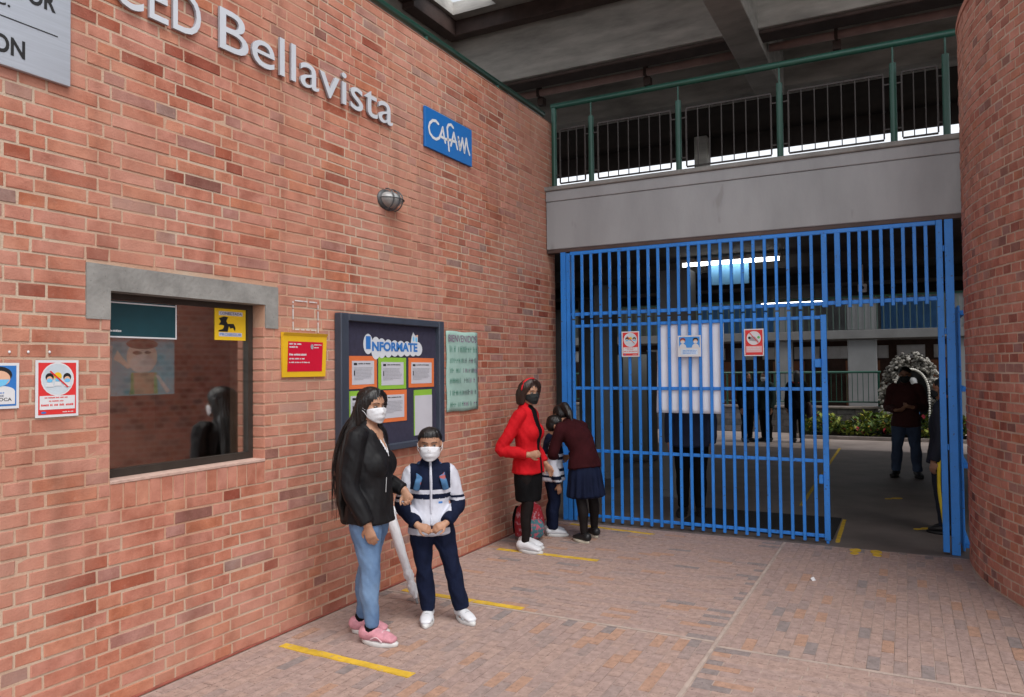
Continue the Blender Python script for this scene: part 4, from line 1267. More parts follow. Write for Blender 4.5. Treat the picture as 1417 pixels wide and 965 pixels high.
    def shoe(s, sd, toe, up, sole, L=.158, high=.0, solez=.022, lace=None):
        """toe: 2D direction in the person's own axes"""
        H = s.H; an = s.J['an' + sd]; d = Vector((toe[0], toe[1], 0)).normalized(); l = Vector((-d.y, d.x, 0))
        L = L * H; hz = an.z
        heel = Vector((an.x, an.y, 0)) - d * .26 * L
        sh = solez
        def P_(t, z): return heel + d * (t * L) + Vector((0, 0, z))
        mb = MB()
        tube(mb, [P_(.09, sh + .028 * H * .9), P_(.30, sh + .024 * H), P_(.62, sh + .018 * H), P_(.86, sh + .010 * H)], [(.030 * H, .030 * H), (.029 * H, .028 * H), (.033 * H, .020 * H), (.027 * H, .013 * H)], 14, side=l)
        tube(mb, [P_(.20, sh + .02 * H), Vector((an.x, an.y, hz + high * H))], [.028 * H, .026 * H], 12, sub=2, flat1=True, side=l)
        tube(mb, [P_(.28, hz * .95), P_(.60, sh + .030 * H)], [(.014 * H, .010 * H), (.014 * H, .008 * H)], 8, sub=2, side=l)
        def clip(co):
            co = co.copy(); co[:, 2] = np.maximum(co[:, 2], sh * .7); return co
        u = organic('shoe', mb, up, s.root, max(.005, s.vox * .8), 2, warp=clip)
        mb = MB(); n = 22; ring = []
        for i in range(n):
            a = 2 * math.pi * i / n; t = .5 - .52 * math.cos(a); w = math.sin(a) * (.030 + .005 * math.sin((t - .2) * 5)) * H
            ring.append(heel + d * (t * L * .98) + l * w)
        vs = []
        for z, k in ((0.0, .95), (.004, 1.0), (sh, 1.02), (sh + .004, .96)):
            c = sum(ring, Vector()) / n
            vs += [c + (p - c) * k + Vector((0, 0, z + (.008 if False else 0))) for p in ring]
        fs = [tuple(reversed(range(n))), tuple(range(3 * n, 4 * n))]
        for j in range(3):
            for i in range(n): fs.append((j * n + i, j * n + (i + 1) % n, (j + 1) * n + (i + 1) % n, (j + 1) * n + i))
        mb.add(vs, fs); mb.build('sole', sole, u, True)
        if lace is not None:
            for t in (.36, .44, .52, .60):
                zt = hz * .98 + (sh + .038 * H - hz * .98) * (t - .28) / .34
                mb = MB(); tube(mb, [P_(t, zt - .008) - l * .018 * H, P_(t, zt + .004), P_(t, zt - .008) + l * .018 * H], [.0032] * 3, 6, sub=3); mb.build('lace', lace, u, True)
            for sg in (-1, 1):
                mb = MB(); tube(mb, [P_(.34, sh + .012 * H) + l * sg * .030 * H, P_(.50, sh + .022 * H) + l * sg * .031 * H, P_(.66, sh + .008 * H) + l * sg * .033 * H], [.004] * 3, 6, sub=3); mb.build('side_stripe', lace, u, True)
        return u

def V2(a): return Vector(a)

# ---------------------------------------------------------------- woman in the black jacket
p = Person((.53, 3.74), (.93, .22), 1.53, 'woman with long black hair, black jacket, jeans and white mask standing by the board', g=1.0, yaw=-.42, pitch=.04, vox=.0058,
           hands=[('L', (-.3, -.55, -.75), (-.9, -.2, -.1), 1, .8), ('R', (.05, -.28, -1), (1, .1, 0), -1, .45)],
           elR=(-.125, .028, .625), wrR=(-.118, -.045, .475), elL=(.132, .02, .625), wrL=(.105, -.105, .575),
           anL=(.04, .055, .05), knL=(.045, .028, .275), anR=(-.062, -.035, .05), knR=(-.06, -.03, .275), wai=(0, -.006, .61), che=(0, -.008, .705))
p.face(MASKW)
def hr_(mb):
    p.hair_cap(mb, .012, .0)
    M = p.M; J = p.J
    for sx in (-1, 1):
        tube(mb, [M @ V2((sx * .04, -.20, .93)), M @ V2((sx * .27, -.16, .76)), M @ V2((sx * .36, .02, .50)), M @ V2((sx * .35, .16, .10)), M @ V2((sx * .36, .32, -.45))], [(.012, .02), (.014, .03), (.014, .042), (.018, .045), (.02, .05)], 10, side=(1, 0, 0))
    tube(mb, [M @ V2((0, .28, .75)), M @ V2((0, .38, .30)), M @ V2((-.1, .58, -.3)), M @ V2((-.18, .80, -1.2)), M @ V2((-.2, .84, -2.1)), M @ V2((-.2, .78, -3.0))],
         [(.075, .05), (.088, .06), (.110, .058), (.125, .055), (.115, .045), (.07, .025)], 16)
mb = MB(); hr_(mb); p.hair(mb, HAIR, .0065, .006)
mb = MB(); rs = random.Random(6)
for k in range(90):                                   # loose strands over the hair's edge
    u_ = rs.uniform(-1, 1); dz = rs.uniform(-.25, .25); w_ = rs.uniform(.84, 1.02)
    pts = [p.M @ V2((.30 * u_, .20 + .12 * w_, .80 - abs(u_) * .15)), p.M @ V2((.42 * u_ * w_, .36 * w_, .25 + dz * .3)), p.M @ V2((.52 * u_ - .1, (.62 + .26 * (1 - u_ * u_)) * w_, -.4 + dz)), p.M @ V2((.58 * u_ - .18, (.86 + .24 * (1 - u_ * u_)) * w_, -1.3 + dz)), p.M @ V2((.50 * u_ - .2 + rs.uniform(-.08, .08), (.86 + .2 * (1 - u_ * u_)) * w_, -2.5 + dz * 2))]
    tube(mb, pts, [.0022, .0026, .0026, .0022, .0008], 4, sub=3)
tag(mb.build('hair_strands', HAIR, p.root, True), kind='stuff')
H = p.H
def jk(mb):
    torso(mb, p.J, H, p.g, .017, fem=True, hem=.042, bust=.001, belly=.010)
    for sd in 'LR': arm(mb, p.J, H, sd, p.g * 1.06, .012, .96)
    tube(mb, [p.J['nek'] + V2((0, .0, -.03)), p.J['nek'] + V2((0, .006, .022))], [(.075, .066), (.058, .052)], 16, sub=3, flat1=True)
def jz(k):
    m = np.zeros(len(k)); zn = p.J['nek'].z; t = (k[:, 2] - (zn - .17)) / .17
    w = np.clip(t, 0, 1) * .055; x = np.abs(k[:, 0] + .006); f = (k[:, 1] < -.01) & (t > 0)
    m[f & (x < w)] = 2; m[f & (x < w) & (x > w - .012) & (t < .62)] = 1
    return m
p.part('jacket', jk, [C_BLACKJ, MASKW, SKIN], .0065, .006, 17, jz)
mb = MB(); tube(mb, [p.J['che'] + V2((-.055, -.125, -.09)), p.J['wai'] + V2((-.06, -.125, -.03))], [.003, .003], 6, sub=2); mb.build('zip', mat('steel_zip', (.5, .5, .5), .35, metal=.8), p.root)
p.part('jeans', lambda mb: [torso(mb, {**p.J, 'wai': p.J['pel'] + V2((0, 0, .06)), 'che': p.J['pel'] + V2((0, 0, .08)), 'shm': p.J['pel'] + V2((0, 0, .09))}, H, p.g, .004, top=False)] + [leg(mb, p.J, H, sd, p.g * .97, .007, .93) for sd in 'LR'], C_JEANS, .0075, .004, 26)
LACE = mat('pale_pink_lace', (.66, .46, .50), .7)
p.shoe('L', (.1, -1), S_PINK, SOLE_W, lace=LACE); p.shoe('R', (-.12, -1), S_PINK, SOLE_W, lace=LACE)
for sd in 'LR':
    mb = MB(); tube(mb, [p.J['an' + sd] + V2((0, .004, .0)), p.J['an' + sd] + V2((0, .004, .035))], [.040, .040], 12, sub=2); mb.build('sock', C_BLK, p.root, True)

# ---------------------------------------------------------------- boy
b = Person((.70, 4.155), (.60, -.80), 1.26, 'boy in white and navy tracksuit with white mask standing beside the woman in black', hr=.165, fem=False, g=.96, yaw=-.10, pitch=.03, vox=.0055,
           hands=[('L', (-.85, -.45, -.25), (.1, .6, -.3), 1, .75), ('R', (.85, -.45, -.25), (.1, .6, -.3), -1, .75)],
           shL=(.096, .01, .768), shR=(-.096, .01, .768), elL=(.146, .01, .60), elR=(-.146, .01, .60), wrL=(.072, -.122, .525), wrR=(-.072, -.122, .520),
           anL=(.158, -.015, .056), knL=(.108, -.02, .285), hiL=(.055, 0, .495), anR=(-.015, .0, .056), knR=(-.036, -.014, .285))
b.face(MASKW)
mb = MB(); b.hair_cap(mb, -.012, .0); ball(mb, (0, .02, .76), (.345, .385, .27), b.M)
b.hair(mb, HAIR, .0065, .006)
H2 = b.H; shz = b.J['shL'].z
def bj(mb):
    torso(mb, b.J, H2, b.g * 1.03, .017, fem=False, hem=.055)
    for sd in 'LR': arm(mb, b.J, H2, sd, b.g * 1.08, .014, .93)
    tube(mb, [b.J['nek'] + V2((0, 0, -.03)), b.J['nek'] + V2((0, -.004, .03))], [(.075, .07), (.062, .058)], 16, sub=3, flat1=True)
def bz(c):
    x, y, z = c[:, 0], c[:, 1], c[:, 2]
    m = np.zeros(len(c))
    armm = np.abs(x) > .104 * H2
    yoke = .865 - .06 * np.abs(x) / .1 * .35
    m[(z > .868) & ~armm] = 1
    m[(z > .808) & (z < .838) & ~armm] = 1
    m[(np.abs(x) < .008) & (y < 0) & ~armm] = 0
    fore = (z < .80) & armm; m[fore] = 1
    m[(z < .735) & (y < -.118)] = 1
    m[(z > .782) & (z < .800) & armm] = 0
    m[(z > .80) & (z < .815) & armm] = 1
    m[(z < .640) & (z > .618) & ~armm & (y > -.135)] = 1
    m[(z < .618)] = 0
    m[(armm) & (z > .93)] = 0
    return m
bj_o = b.part('tracksuit_top', bj, [C_WHITE, C_NAVY], .0055, .005, 19, bz)
for sx in (-1, 1):
    mb = MB(); tube(mb, [b.J['shm'] + V2((sx * .076, .02, .045)), b.J['shm'] + V2((sx * .074, -.078, -.02)), b.J['che'] + V2((sx * .082, -.103, .035)), b.J['che'] + V2((sx * .096, -.094, -.02))], [(.021, .0045)] * 4, 8, side=(1, 0, 0)); mb.build('backpack_strap', STRAP, b.root, True)
bp_ = MB(); tube(bp_, [b.J['che'] + V2((0, .15, .10)), b.J['che'] + V2((0, .17, -.08)), b.J['wai'] + V2((0, .16, -.06))], [(.10, .05), (.12, .065), (.11, .06)], 14); organic('backpack', bp_, mat('navy_backpack', (.02, .05, .14), .7, .15, 12), b.root, .012, 2)
p.bp = None
mb = MB(); tube(mb, [b.J['nek'] + V2((0, -.064, .0)), b.J['che'] + V2((0, -.106, .075)), b.J['che'] + V2((0, -.113, -.02)), b.J['wai'] + V2((0, -.108, -.05))], [(.005, .003)] * 4, 6); mb.build('zip', C_WHITE, b.root)
b.part('trousers', lambda mb: [torso(mb, {**b.J, 'wai': b.J['pel'] + V2((0, 0, .05)), 'che': b.J['pel'] + V2((0, 0, .06)), 'shm': b.J['pel'] + V2((0, 0, .07))}, H2, b.g, .006, top=False, fem=False)] + [leg(mb, b.J, H2, sd, b.g, .010, .97, .012, False) for sd in 'LR'], C_NAVY, .007, .006, 19)
b.shoe('L', (.45, -1), S_WHITE, SOLE_W, .175, lace=S_GREY); b.shoe('R', (-.18, -1), S_WHITE, SOLE_W, .175, lace=S_GREY)
mb = MB(); tube(mb, [b.J['pel'] + V2((.0, -.108, .035)), b.J['pel'] + V2((.0, -.112, .0))], [.006, .009], 8, sub=2); mb.build('drawstring', C_WHITE, b.root)
mb = MB(); mb.add([(.046, -.1235, .782), (.072, -.1165, .782), (.072, -.1170, .795), (.046, -.1240, .795)], [(0, 1, 2, 3)]); mb.build('chest_emblem', P_BLUE, b.root)

# ---------------------------------------------------------------- woman in the red blazer
q = Person((.43, 6.14), (.95, .05), 1.53, 'woman in red blazer and black skirt with red hairband and black mask', g=.95, yaw=-.42, pitch=.04, vox=.007,
           hands=[('L', (.1, -.6, -.8), (-1, 0, 0), 1, .4), ('R', (.25, -.95, .1), (1, .2, 0), -1, .9)],
           elR=(-.150, .105, .60), wrR=(-.122, -.055, .575), elL=(.14, .03, .62), wrL=(.12, -.06, .50), shR=(-.092, .012, .795), shL=(.092, .008, .795),
           anR=(-.055, .0, .05), knR=(-.05, -.02, .275), anL=(.05, .035, .05), knL=(.05, .03, .275))
q.face(MASKB, HAIR_B)
mb = MB(); q.hair_cap(mb, .010)
M = q.M
for sx in (-1, 1):
    tube(mb, [M @ V2((sx * .08, -.20, .98)), M @ V2((sx * .33, -.12, .78)), M @ V2((sx * .40, .08, .45)), M @ V2((sx * .38, .16, .02))], [(.02, .03), (.022, .045), (.024, .055), (.02, .045)], 10)
tube(mb, [M @ V2((0, .35, .7)), M @ V2((0, .44, .3)), M @ V2((0, .40, -.05))], [(.07, .05), (.085, .05), (.075, .035)], 14)
q.hair(mb, HAIR_B, .008, .006)
mb = MB(); pts = []
for i in range(13):
    t = math.pi * i / 12; pts.append(M @ V2((.462 * math.cos(t), -.10 + .10 * abs(math.cos(t)), .62 + .470 * math.sin(t))))
tube(mb, pts, [(.008, .020)] * 13, 8, side=(0, 0, 1), sub=2); mb.build('hairband', mat('red_ribbon', (.62, .01, .02), .6), q.root, True)
H3 = q.H
def rj(mb):
    torso(mb, q.J, H3, q.g, .016, hem=.055, bust=.004)
    for sd in 'LR': arm(mb, q.J, H3, sd, q.g * 1.05, .013, .93)
    tube(mb, [q.J['nek'] + V2((0, 0, -.03)), q.J['nek'] + V2((0, .008, .012))], [(.07, .06), (.05, .045)], 14, sub=3, flat1=True)
def rz_(k):
    m = np.zeros(len(k)); x = k[:, 0]; t = np.clip((k[:, 2] - .80) / .45, 0, 1)
    m[(np.abs(x + .004) < .018 + .034 * t) & (k[:, 1] < -.03)] = 1
    return m
q.part('blazer', rj, [C_RED, C_BLK], .007, .005, 17, rz_)
q.part('skirt', lambda mb: tube(mb, [q.J['pel'] + V2((0, 0, .10)), q.J['pel'], q.J['pel'] + V2((0, 0, -.14)), q.J['pel'] + V2((0, .0, -.335))], [(.115, .085), (.150, .112), (.160, .124), (.142, .112)], 20, flat1=True), C_BLK, .009, .004, 15)
q.part('tights', lambda mb: [leg(mb, q.J, H3, sd, .88, .003, .98) for sd in 'LR'], C_TIGHT, .009, 0)
q.shoe('L', (-.1, -1), S_WHITE, SOLE_W); q.shoe('R', (-.1, -1), S_WHITE, SOLE_W)

# ---------------------------------------------------------------- small pupil, half hidden
c = Person((.37, 6.80), (.75, .50), 1.17, 'small child in white and navy tracksuit half hidden by the bending girl', hr=.17, fem=False, yaw=-.1, pitch=.25, vox=.008)
mb = MB(); c.hair_cap(mb, 0); c.hair(mb, HAIR, .009, .006)
Hc = c.H
def cz(k):
    x, y, z = k[:, 0], k[:, 1], k[:, 2]; m = np.zeros(len(k))
    m[z > .80] = 1; m[(z > .745) & (z < .775)] = 1; m[(z < .665) & (z > .635)] = 1; m[(z < .60) & (z > .575)] = 1
    a = np.abs(x) > .125 * Hc; m[a & (z > .62)] = 0; m[a & (z < .58)] = 1; m[a & (z < .56) & (z > .54)] = 0
    return m
c.part('tracksuit_top', lambda mb: [torso(mb, c.J, Hc, 1.1, .018, fem=False, hem=.05)] + [arm(mb, c.J, Hc, sd, 1.08, .014, .95) for sd in 'LR'], [C_WHITE, C_NAVY], .007, .005, 19, cz)
c.part('trousers', lambda mb: [torso(mb, {**c.J, 'wai': c.J['pel'] + V2((0, 0, .05)), 'che': c.J['pel'] + V2((0, 0, .06)), 'shm': c.J['pel'] + V2((0, 0, .07))}, Hc, 1.0, .004, top=False, fem=False)] + [leg(mb, c.J, Hc, sd, 1.0, .010, .97, .010, False) for sd in 'LR'], C_NAVY, .009, .005)
c.shoe('L', (0, -1), S_WHITE, SOLE_W, .18); c.shoe('R', (-.2, -1), S_WHITE, SOLE_W, .18)

# ---------------------------------------------------------------- girl bending over the child
gI = Person((.74, 6.72), (-.80, .42), 1.42, 'girl in maroon sweater and navy skirt bending over the small child by the gate', g=.95, pitch=.55, yaw=-.1, vox=.008,
            wai=(0, -.012, .60), che=(0, -.065, .68), shm=(0, -.135, .745), nek=(0, -.165, .765), head=(0, -.215, .765),
            shL=(.096, -.13, .745), shR=(-.096, -.13, .745), elL=(.15, -.15, .57), elR=(-.15, -.15, .57), wrL=(.06, -.235, .53), wrR=(-.06, -.235, .53),
            anL=(.055, .06, .05), knL=(.055, .03, .275), anR=(-.11, -.03, .05), knR=(-.09, -.02, .275),
            hands=[('L', (-.3, -1, -.2), (-1, 0, 0), 1, .5), ('R', (.3, -1, -.2), (1, 0, 0), -1, .5)])
mb = MB(); gI.hair_cap(mb, .012); M = gI.M
tube(mb, [M @ V2((0, .42, .80)), M @ V2((0, .58, .70)), M @ V2((.0, .72, .25)), M @ V2((.02, .80, -.25))], [.036, .042, .036, .012], 12)
gI.hair(mb, HAIR, .009, .006)
H4 = gI.H
gI.part('sweater', lambda mb: [torso(mb, gI.J, H4, 1.0, .018, hem=.03)] + [arm(mb, gI.J, H4, sd, 1.02, .013, .95) for sd in 'LR'], C_MAROON, .009, .005, 18)
def skirtwarp(co):
    an = np.arctan2(co[:, 1], co[:, 0]); z0 = gI.J['pel'].z
    d = np.clip((z0 - co[:, 2]) / .30, 0, 1) * .012 * np.sin(an * 16)
    r0 = np.hypot(co[:, 0], co[:, 1]) + 1e-6
    co = co.copy(); co[:, 0] += co[:, 0] / r0 * d; co[:, 1] += co[:, 1] / r0 * d
    return co
gI.part('pleated_skirt', lambda mb: tube(mb, [gI.J['pel'] + V2((0, 0, .09)), gI.J['pel'], gI.J['pel'] + V2((0, .01, -.14)), gI.J['pel'] + V2((0, .02, -.31))], [(.12, .10), (.150, .125), (.172, .150), (.186, .168)], 24, flat1=True), C_NAVY, .009, 0, warp=skirtwarp)
gI.part('tights', lambda mb: [leg(mb, gI.J, H4, sd, .95, .003, .98) for sd in 'LR'], C_TIGHT, .010, 0)
gI.shoe('L', (0, -1), S_BLK, SOLE_C); gI.shoe('R', (-.3, -1), S_BLK, SOLE_C)

# ---------------------------------------------------------------- man in the hall, looking at his phone
mn = Person((3.46, 12.40), (-.03, -1), 1.60, 'man in dark maroon hoodie and jeans standing in the hall before the grotto', fem=False, g=1.02, pitch=.2, vox=.011, skin=SKIN_D,
            shL=(.108, .008, .81), shR=(-.108, .008, .81), elL=(.150, .03, .63), elR=(-.150, .03, .63), wrL=(.06, -.14, .64), wrR=(-.075, -.13, .61),
            anL=(.085, 0, .05), anR=(-.09, 0, .05), knL=(.072, -.01, .275), knR=(-.075, -.01, .275),
            hands=[('L', (-.8, -.5, .2), (0, .5, .5), 1, .6), ('R', (.8, -.5, .1), (0, .5, .5), -1, .6)])
mn.face(MASKB)
mb = MB(); mn.hair_cap(mb, 0); mn.hair(mb, HAIR, .012, .006)
H5 = mn.H
mn.part('hoodie', lambda mb: [torso(mb, mn.J, H5, 1.08, .018, fem=False, hem=.05)] + [arm(mb, mn.J, H5, sd, 1.05, .014, .96) for sd in 'LR'] + [tube(mb, [mn.J['nek'] + V2((0, .02, -.02)), mn.J['nek'] + V2((0, .03, .03))], [(.085, .075), (.075, .06)], 12, sub=2)], C_MAROON2, .012, .006, 15)
mn.part('jeans', lambda mb: [torso(mb, {**mn.J, 'wai': mn.J['pel'] + V2((0, 0, .05)), 'che': mn.J['pel'] + V2((0, 0, .06)), 'shm': mn.J['pel'] + V2((0, 0, .07))}, H5, 1.1, .006, top=False, fem=False)] + [leg(mb, mn.J, H5, sd, 1.05, .012, .97, .012, False) for sd in 'LR'], C_JEANSD, .012, .006)
mn.shoe('L', (.3, -1), S_BLK, SOLE_B); mn.shoe('R', (-.3, -1), S_BLK, SOLE_B)

# ---------------------------------------------------------------- guard beside the open leaf
gu = Person((3.80, 8.48), (-.94, .30), 1.50, 'guard in dark uniform with yellow trouser stripe beside the open gate leaf', fem=False, g=.98, vox=.010, skin=SKIN_D, yaw=.1)
gu.face(MASKB)
mb = MB(); gu.hair_cap(mb, 0); gu.hair(mb, HAIR, .012, .006)
H6 = gu.H
gu.part('uniform_jacket', lambda mb: [torso(mb, gu.J, H6, 1.08, .02, fem=False, hem=.06)] + [arm(mb, gu.J, H6, sd, 1.15, .016, .96) for sd in 'LR'], mat('guard_navy', (.010, .013, .024), .8, .15, 9), .012, .005)
def gz(k):
    m = np.zeros(len(k)); x = k[:, 0]; y = k[:, 1]
    m[(x < -.055 * H6 - .055 * H6 * .9 + .25 * (k[:, 2] - .4) * 0) & (np.abs(y - .005) < .016)] = 1
    m[(x > .105 * H6) & (np.abs(y - .005) < .016)] = 1
    return m
gu.part('uniform_trousers', lambda mb: [torso(mb, {**gu.J, 'wai': gu.J['pel'] + V2((0, 0, .05)), 'che': gu.J['pel'] + V2((0, 0, .06)), 'shm': gu.J['pel'] + V2((0, 0, .07))}, H6, 1.1, .006, top=False, fem=False)] + [leg(mb, gu.J, H6, sd, 1.12, .012, .97, .010, False) for sd in 'LR'], MATS['guard_navy'], .010, .003)
for sx, sd in ((1, 'L'), (-1, 'R')):
    mb = MB(); hi, kn, an = gu.J['hi' + sd], gu.J['kn' + sd], gu.J['an' + sd]
    tube(mb, [hi + V2((sx * .122, .004, .0)), hi.lerp(kn, .5) + V2((sx * .112, .004, 0)), kn + V2((sx * .080, .004, 0)), kn.lerp(an, .5) + V2((sx * .082, .008, 0)), an + V2((sx * .070, .004, .02))], [(.004, .016)] * 5, 8); mb.build('trouser_stripe', mat('yellow_braid', (.72, .55, .03), .7), gu.root, True)
gu.shoe('L', (.0, -1), S_BLK, SOLE_B); gu.shoe('R', (0, -1), S_BLK, SOLE_B)

# ---------------------------------------------------------------- others beyond the gate
def simple(loc_, face, H, label, top, bot, hairm=HAIR, fem=False, skirt=False, long=False, g=1.05, group=None, topname='jacket', vox=.013, **ov):
    s = Person(loc_, face, H, label, fem=fem, g=g, vox=vox, skin=SKIN_D, group=group, **ov)
    mb = MB(); s.hair_cap(mb, .0)
    if long:
        tube(mb, [s.M @ V2((0, .30, .7)), s.M @ V2((0, .42, .2)), s.M @ V2((0, .52, -.7))], [(.075, .05), (.09, .05), (.06, .03)], 12)
    s.hair(mb, hairm, .013, .004)
    s.part(topname, lambda mb: [torso(mb, s.J, H, g * 1.06, .018, fem=fem, hem=.05)] + [arm(mb, s.J, H, sd, g * 1.06, .014, .95) for sd in 'LR'], top, .013, .004)
    s.part('trousers', lambda mb: [torso(mb, {**s.J, 'wai': s.J['pel'] + V2((0, 0, .05)), 'che': s.J['pel'] + V2((0, 0, .06)), 'shm': s.J['pel'] + V2((0, 0, .07))}, H, g, .005, top=False, fem=fem)] + [leg(mb, s.J, H, sd, g, .010, .97, .008, fem) for sd in 'LR'], bot, .013, .004)
    s.shoe('L', (.2, -1), S_BLK, SOLE_B); s.shoe('R', (-.2, -1), S_BLK, SOLE_B)
    return s
simple((1.36, 8.30), (.2, -1), 1.66, 'person in navy jacket and dark trousers standing behind the white sheet', mat('deep_navy', (.012, .02, .05), .8), C_BLK, vox=.012)
x1 = simple((.42, 16.75), (.75, -.5), 1.50, 'dark-clothed adult in the courtyard facing a companion, seen through the bars', C_BLK, C_BLK)
x2 = simple((.78, 16.95), (-.6, -.8), 1.50, 'adult in dark green jacket facing the camera beside a dark-clothed companion', mat('dark_green_jacket', (.012, .03, .026), .8), C_BLK); x2.face(MASKW)
x3 = simple((1.41, 17.0), (-.3, .9), 1.52, 'long-haired woman in black coat with red scarf in the courtyard', C_BLK, C_BLK, fem=True, long=True, group=None)
mb = MB(); tube(mb, [x3.J['nek'] + V2((-.08, 0, -.01)), x3.J['nek'] + V2((0, -.09, -.02)), x3.J['nek'] + V2((.08, 0, -.01)), x3.J['nek'] + V2((0, .08, -.01)), x3.J['nek'] + V2((-.08, 0, -.01))], [(.03, .02)] * 5, 8); mb.build('scarf', mat('red_scarf', (.5, .03, .02), .8), x3.root, True)
mb = MB(); tube(mb, [x3.J['hiR'] + V2((-.14, .05, .05)), x3.J['hiR'] + V2((-.15, .05, -.16))], [(.06, .10), (.07, .12)], 12, sub=3); bgo = organic('shoulder_bag', mb, mat('black_red_bag', (.03, .012, .012), .6), x3.root, .013, 1)

# ---------------------------------------------------------------- school bag on the floor, bundle against the wall
s = empty('school_bag', (.25, 6.52, 0), .9, 'red floral school backpack on the ground behind the woman in red', 'backpack')
FLOR = mat('floral_red', (.28, .012, .022), .7, .1, 26, col2=(.42, .20, .24), thr=(.55, .62))
FLORB = mat('floral_teal', (.05, .16, .19), .7, .1, 30, col2=(.45, .10, .14), thr=(.5, .56))
mb = MB(); tube(mb, [V2((0, 0, .045)), V2((0, 0, .16)), V2((0, .01, .29)), V2((0, .015, .335))], [(.15, .085), (.155, .095), (.13, .08), (.08, .05)], 18, flat0=True); organic('bag_body', mb, FLOR, s, .008, 2, warp=lambda co: np.c_[co[:, :2], np.maximum(co[:, 2], 0)])
mb = MB(); tube(mb, [V2((0, -.085, .05)), V2((0, -.095, .12)), V2((0, -.085, .18))], [(.11, .035), (.115, .045), (.10, .03)], 14); organic('front_pocket', mb, FLORB, s, .008, 2)
mb = MB(); tube(mb, [V2((-.04, .0, .36)), V2((-.03, .0, .41)), V2((.03, .0, .41)), V2((.04, .0, .36))], [.009] * 4, 8); mb.build('handle', C_BLK, s, True)
for sx in (-1, 1):
    mb = MB(); tube(mb, [V2((sx * .09, .08, .31)), V2((sx * .10, .13, .20)), V2((sx * .11, .09, .06))], [(.022, .006)] * 3, 8); mb.build('strap', C_BLK, s, True)
s = empty('wrapped_bundle', (.42, 4.40, 0), 0, 'long white wrapped bundle leaning on the brick wall beside the boy', 'bundle')
WRAP = mat('white_plastic_wrap', (.74, .75, .79), .5, .05, 14, .2, 30)
a, e = V2((0, 0, .012)), V2((-.335, .10, .66))
ax = (e - a)
mb = MB(); tube(mb, [a + ax * t for t in (.06, .2, .4, .6, .8, .93)], [(.020, .018), (.028, .024), (.033, .026), (.038, .03), (.042, .034), (.045, .036)], 12); organic('cloth_roll', mb, WRAP, s, .006, 2, fold=.0025, ffreq=30)
mb = MB(); tube(mb, [a, a + ax * .12], [.010, .012], 8, sub=2); mb.build('tip', mat('grey_tip', (.25, .25, .26), .5), s, True)
for t in (.13, .27):
    mb = MB(); tube(mb, [a + ax * (t - .025), a + ax * (t + .02)], [.034, .036], 10, sub=2); organic('tie', mb, WRAP, s, .006, 1, fold=.006, ffreq=60)
mb = MB(); tube(mb, [a + ax * .93 + V2((-.03, 0, -.02)), a + ax * .98, a + ax * .95 + V2((.05, .02, -.03))], [.022, .036, .018], 10); ball(mb, a + ax * .99 + V2((.02, .0, .02)), (.03, .025, .025)); organic('knot', mb, WRAP, s, .006, 1, fold=.008, ffreq=55)
# ================================================================== HALL AND COURTYARD
LAMP = mat('lit_tube', (.9, .9, .9), .4, emit=((1.0, .985, .95), 5.0))
LBODY = mat('lamp_body', (.55, .55, .53), .5)
def tube_lamp(x0, x1, y, z, label, drop):
    s = empty('tube_light', ((x0 + x1) / 2, y, z), label=label, cat='lamp', group='lit tube lights in the hall')
    w = (x1 - x0) / 2
    boxo('housing', LBODY, s, -w, -.04, .024, w, .04, .06, .004)
    m = MB(); m.cyl((-w + .02, 0, 0), (w - .02, 0, 0), .022, 12); m.build('tube', LAMP, s, True)
    for sx in (-1, 1): boxo('end_cap', LBODY, s, sx * w - (.02 if sx > 0 else 0), -.03, -.026, sx * w + (0 if sx > 0 else .02), .03, .0235)
    for sx in (-1, 1):
        m = MB(); m.cyl((sx * w * .7, 0, .058), (sx * w * .7, 0, .06 + drop), .006, 6); m.build('hanger_rod', M_DARKBAR, s)
tube_lamp(.97, 2.18, 9.5, 2.925, 'lit tube light above the hanging blue sign', .035)
tube_lamp(1.16, 2.24, 14.2, 2.735, 'lit tube light hung deeper in the hall beyond the blue sign', .22)
s = empty('hanging_sign', (1.535, 9.62, 2.66), label='plain light blue sign board hanging from the hall ceiling', cat='sign')
boxo('board', mat('sky_blue_board', (.16, .42, .72), .5, .04, 3), s, -.245, -.012, 0, .245, .012, .27, .004)
for sx in (-.2, .2):
    m = MB(); m.cyl((sx, 0, .268), (sx, 0, .362), .005, 6); m.build('hanger_rod', M_DARKBAR, s)
s = empty('ceiling_camera', (3.02, 10.3, 2.86), label='small white camera box under the hall ceiling edge', cat='camera')
m = MB(); m.box(-.05, -.04, -.32, .05, .05, -.22, 0, .008); m.build('case', M_WHITE, s)
m = MB(); m.cyl((0, -.039, -.27), (0, -.06, -.27), .022, 10); m.build('lens', M_BLACK, s)
m = MB(); m.cyl((0, 0, -.22), (0, 0, .16), .012, 8); m.build('stem', M_WHITE, s)
s = empty('glazed_cabinet', (-1.05, 12.6, 0), label='dark glazed cabinet standing in the dim hall', cat='cabinet')
CAB = mat('cabinet_wood', (.05, .035, .028), .6, .2, 5)
boxo('carcass', CAB, s, -.33, 0, 0, .62, .42, 1.9, .008)
for k in range(3):
    boxo('shelf', CAB, s, -.29, -.02, .45 + k * .45, .58, -.001, .48 + k * .45)
for k in (-.305, .15): boxo('glass_door', mat('grey_green_glass', (.045, .055, .05), .12, .1, 4, spec=.8), s, k, -.034, .06, k + .43, -.022, 1.85)
column(0.0, 14.2, .24, 14.49, 5.98, 'short pillar of the walkway under the canopy soffit', M_CONC_D, 3.31)

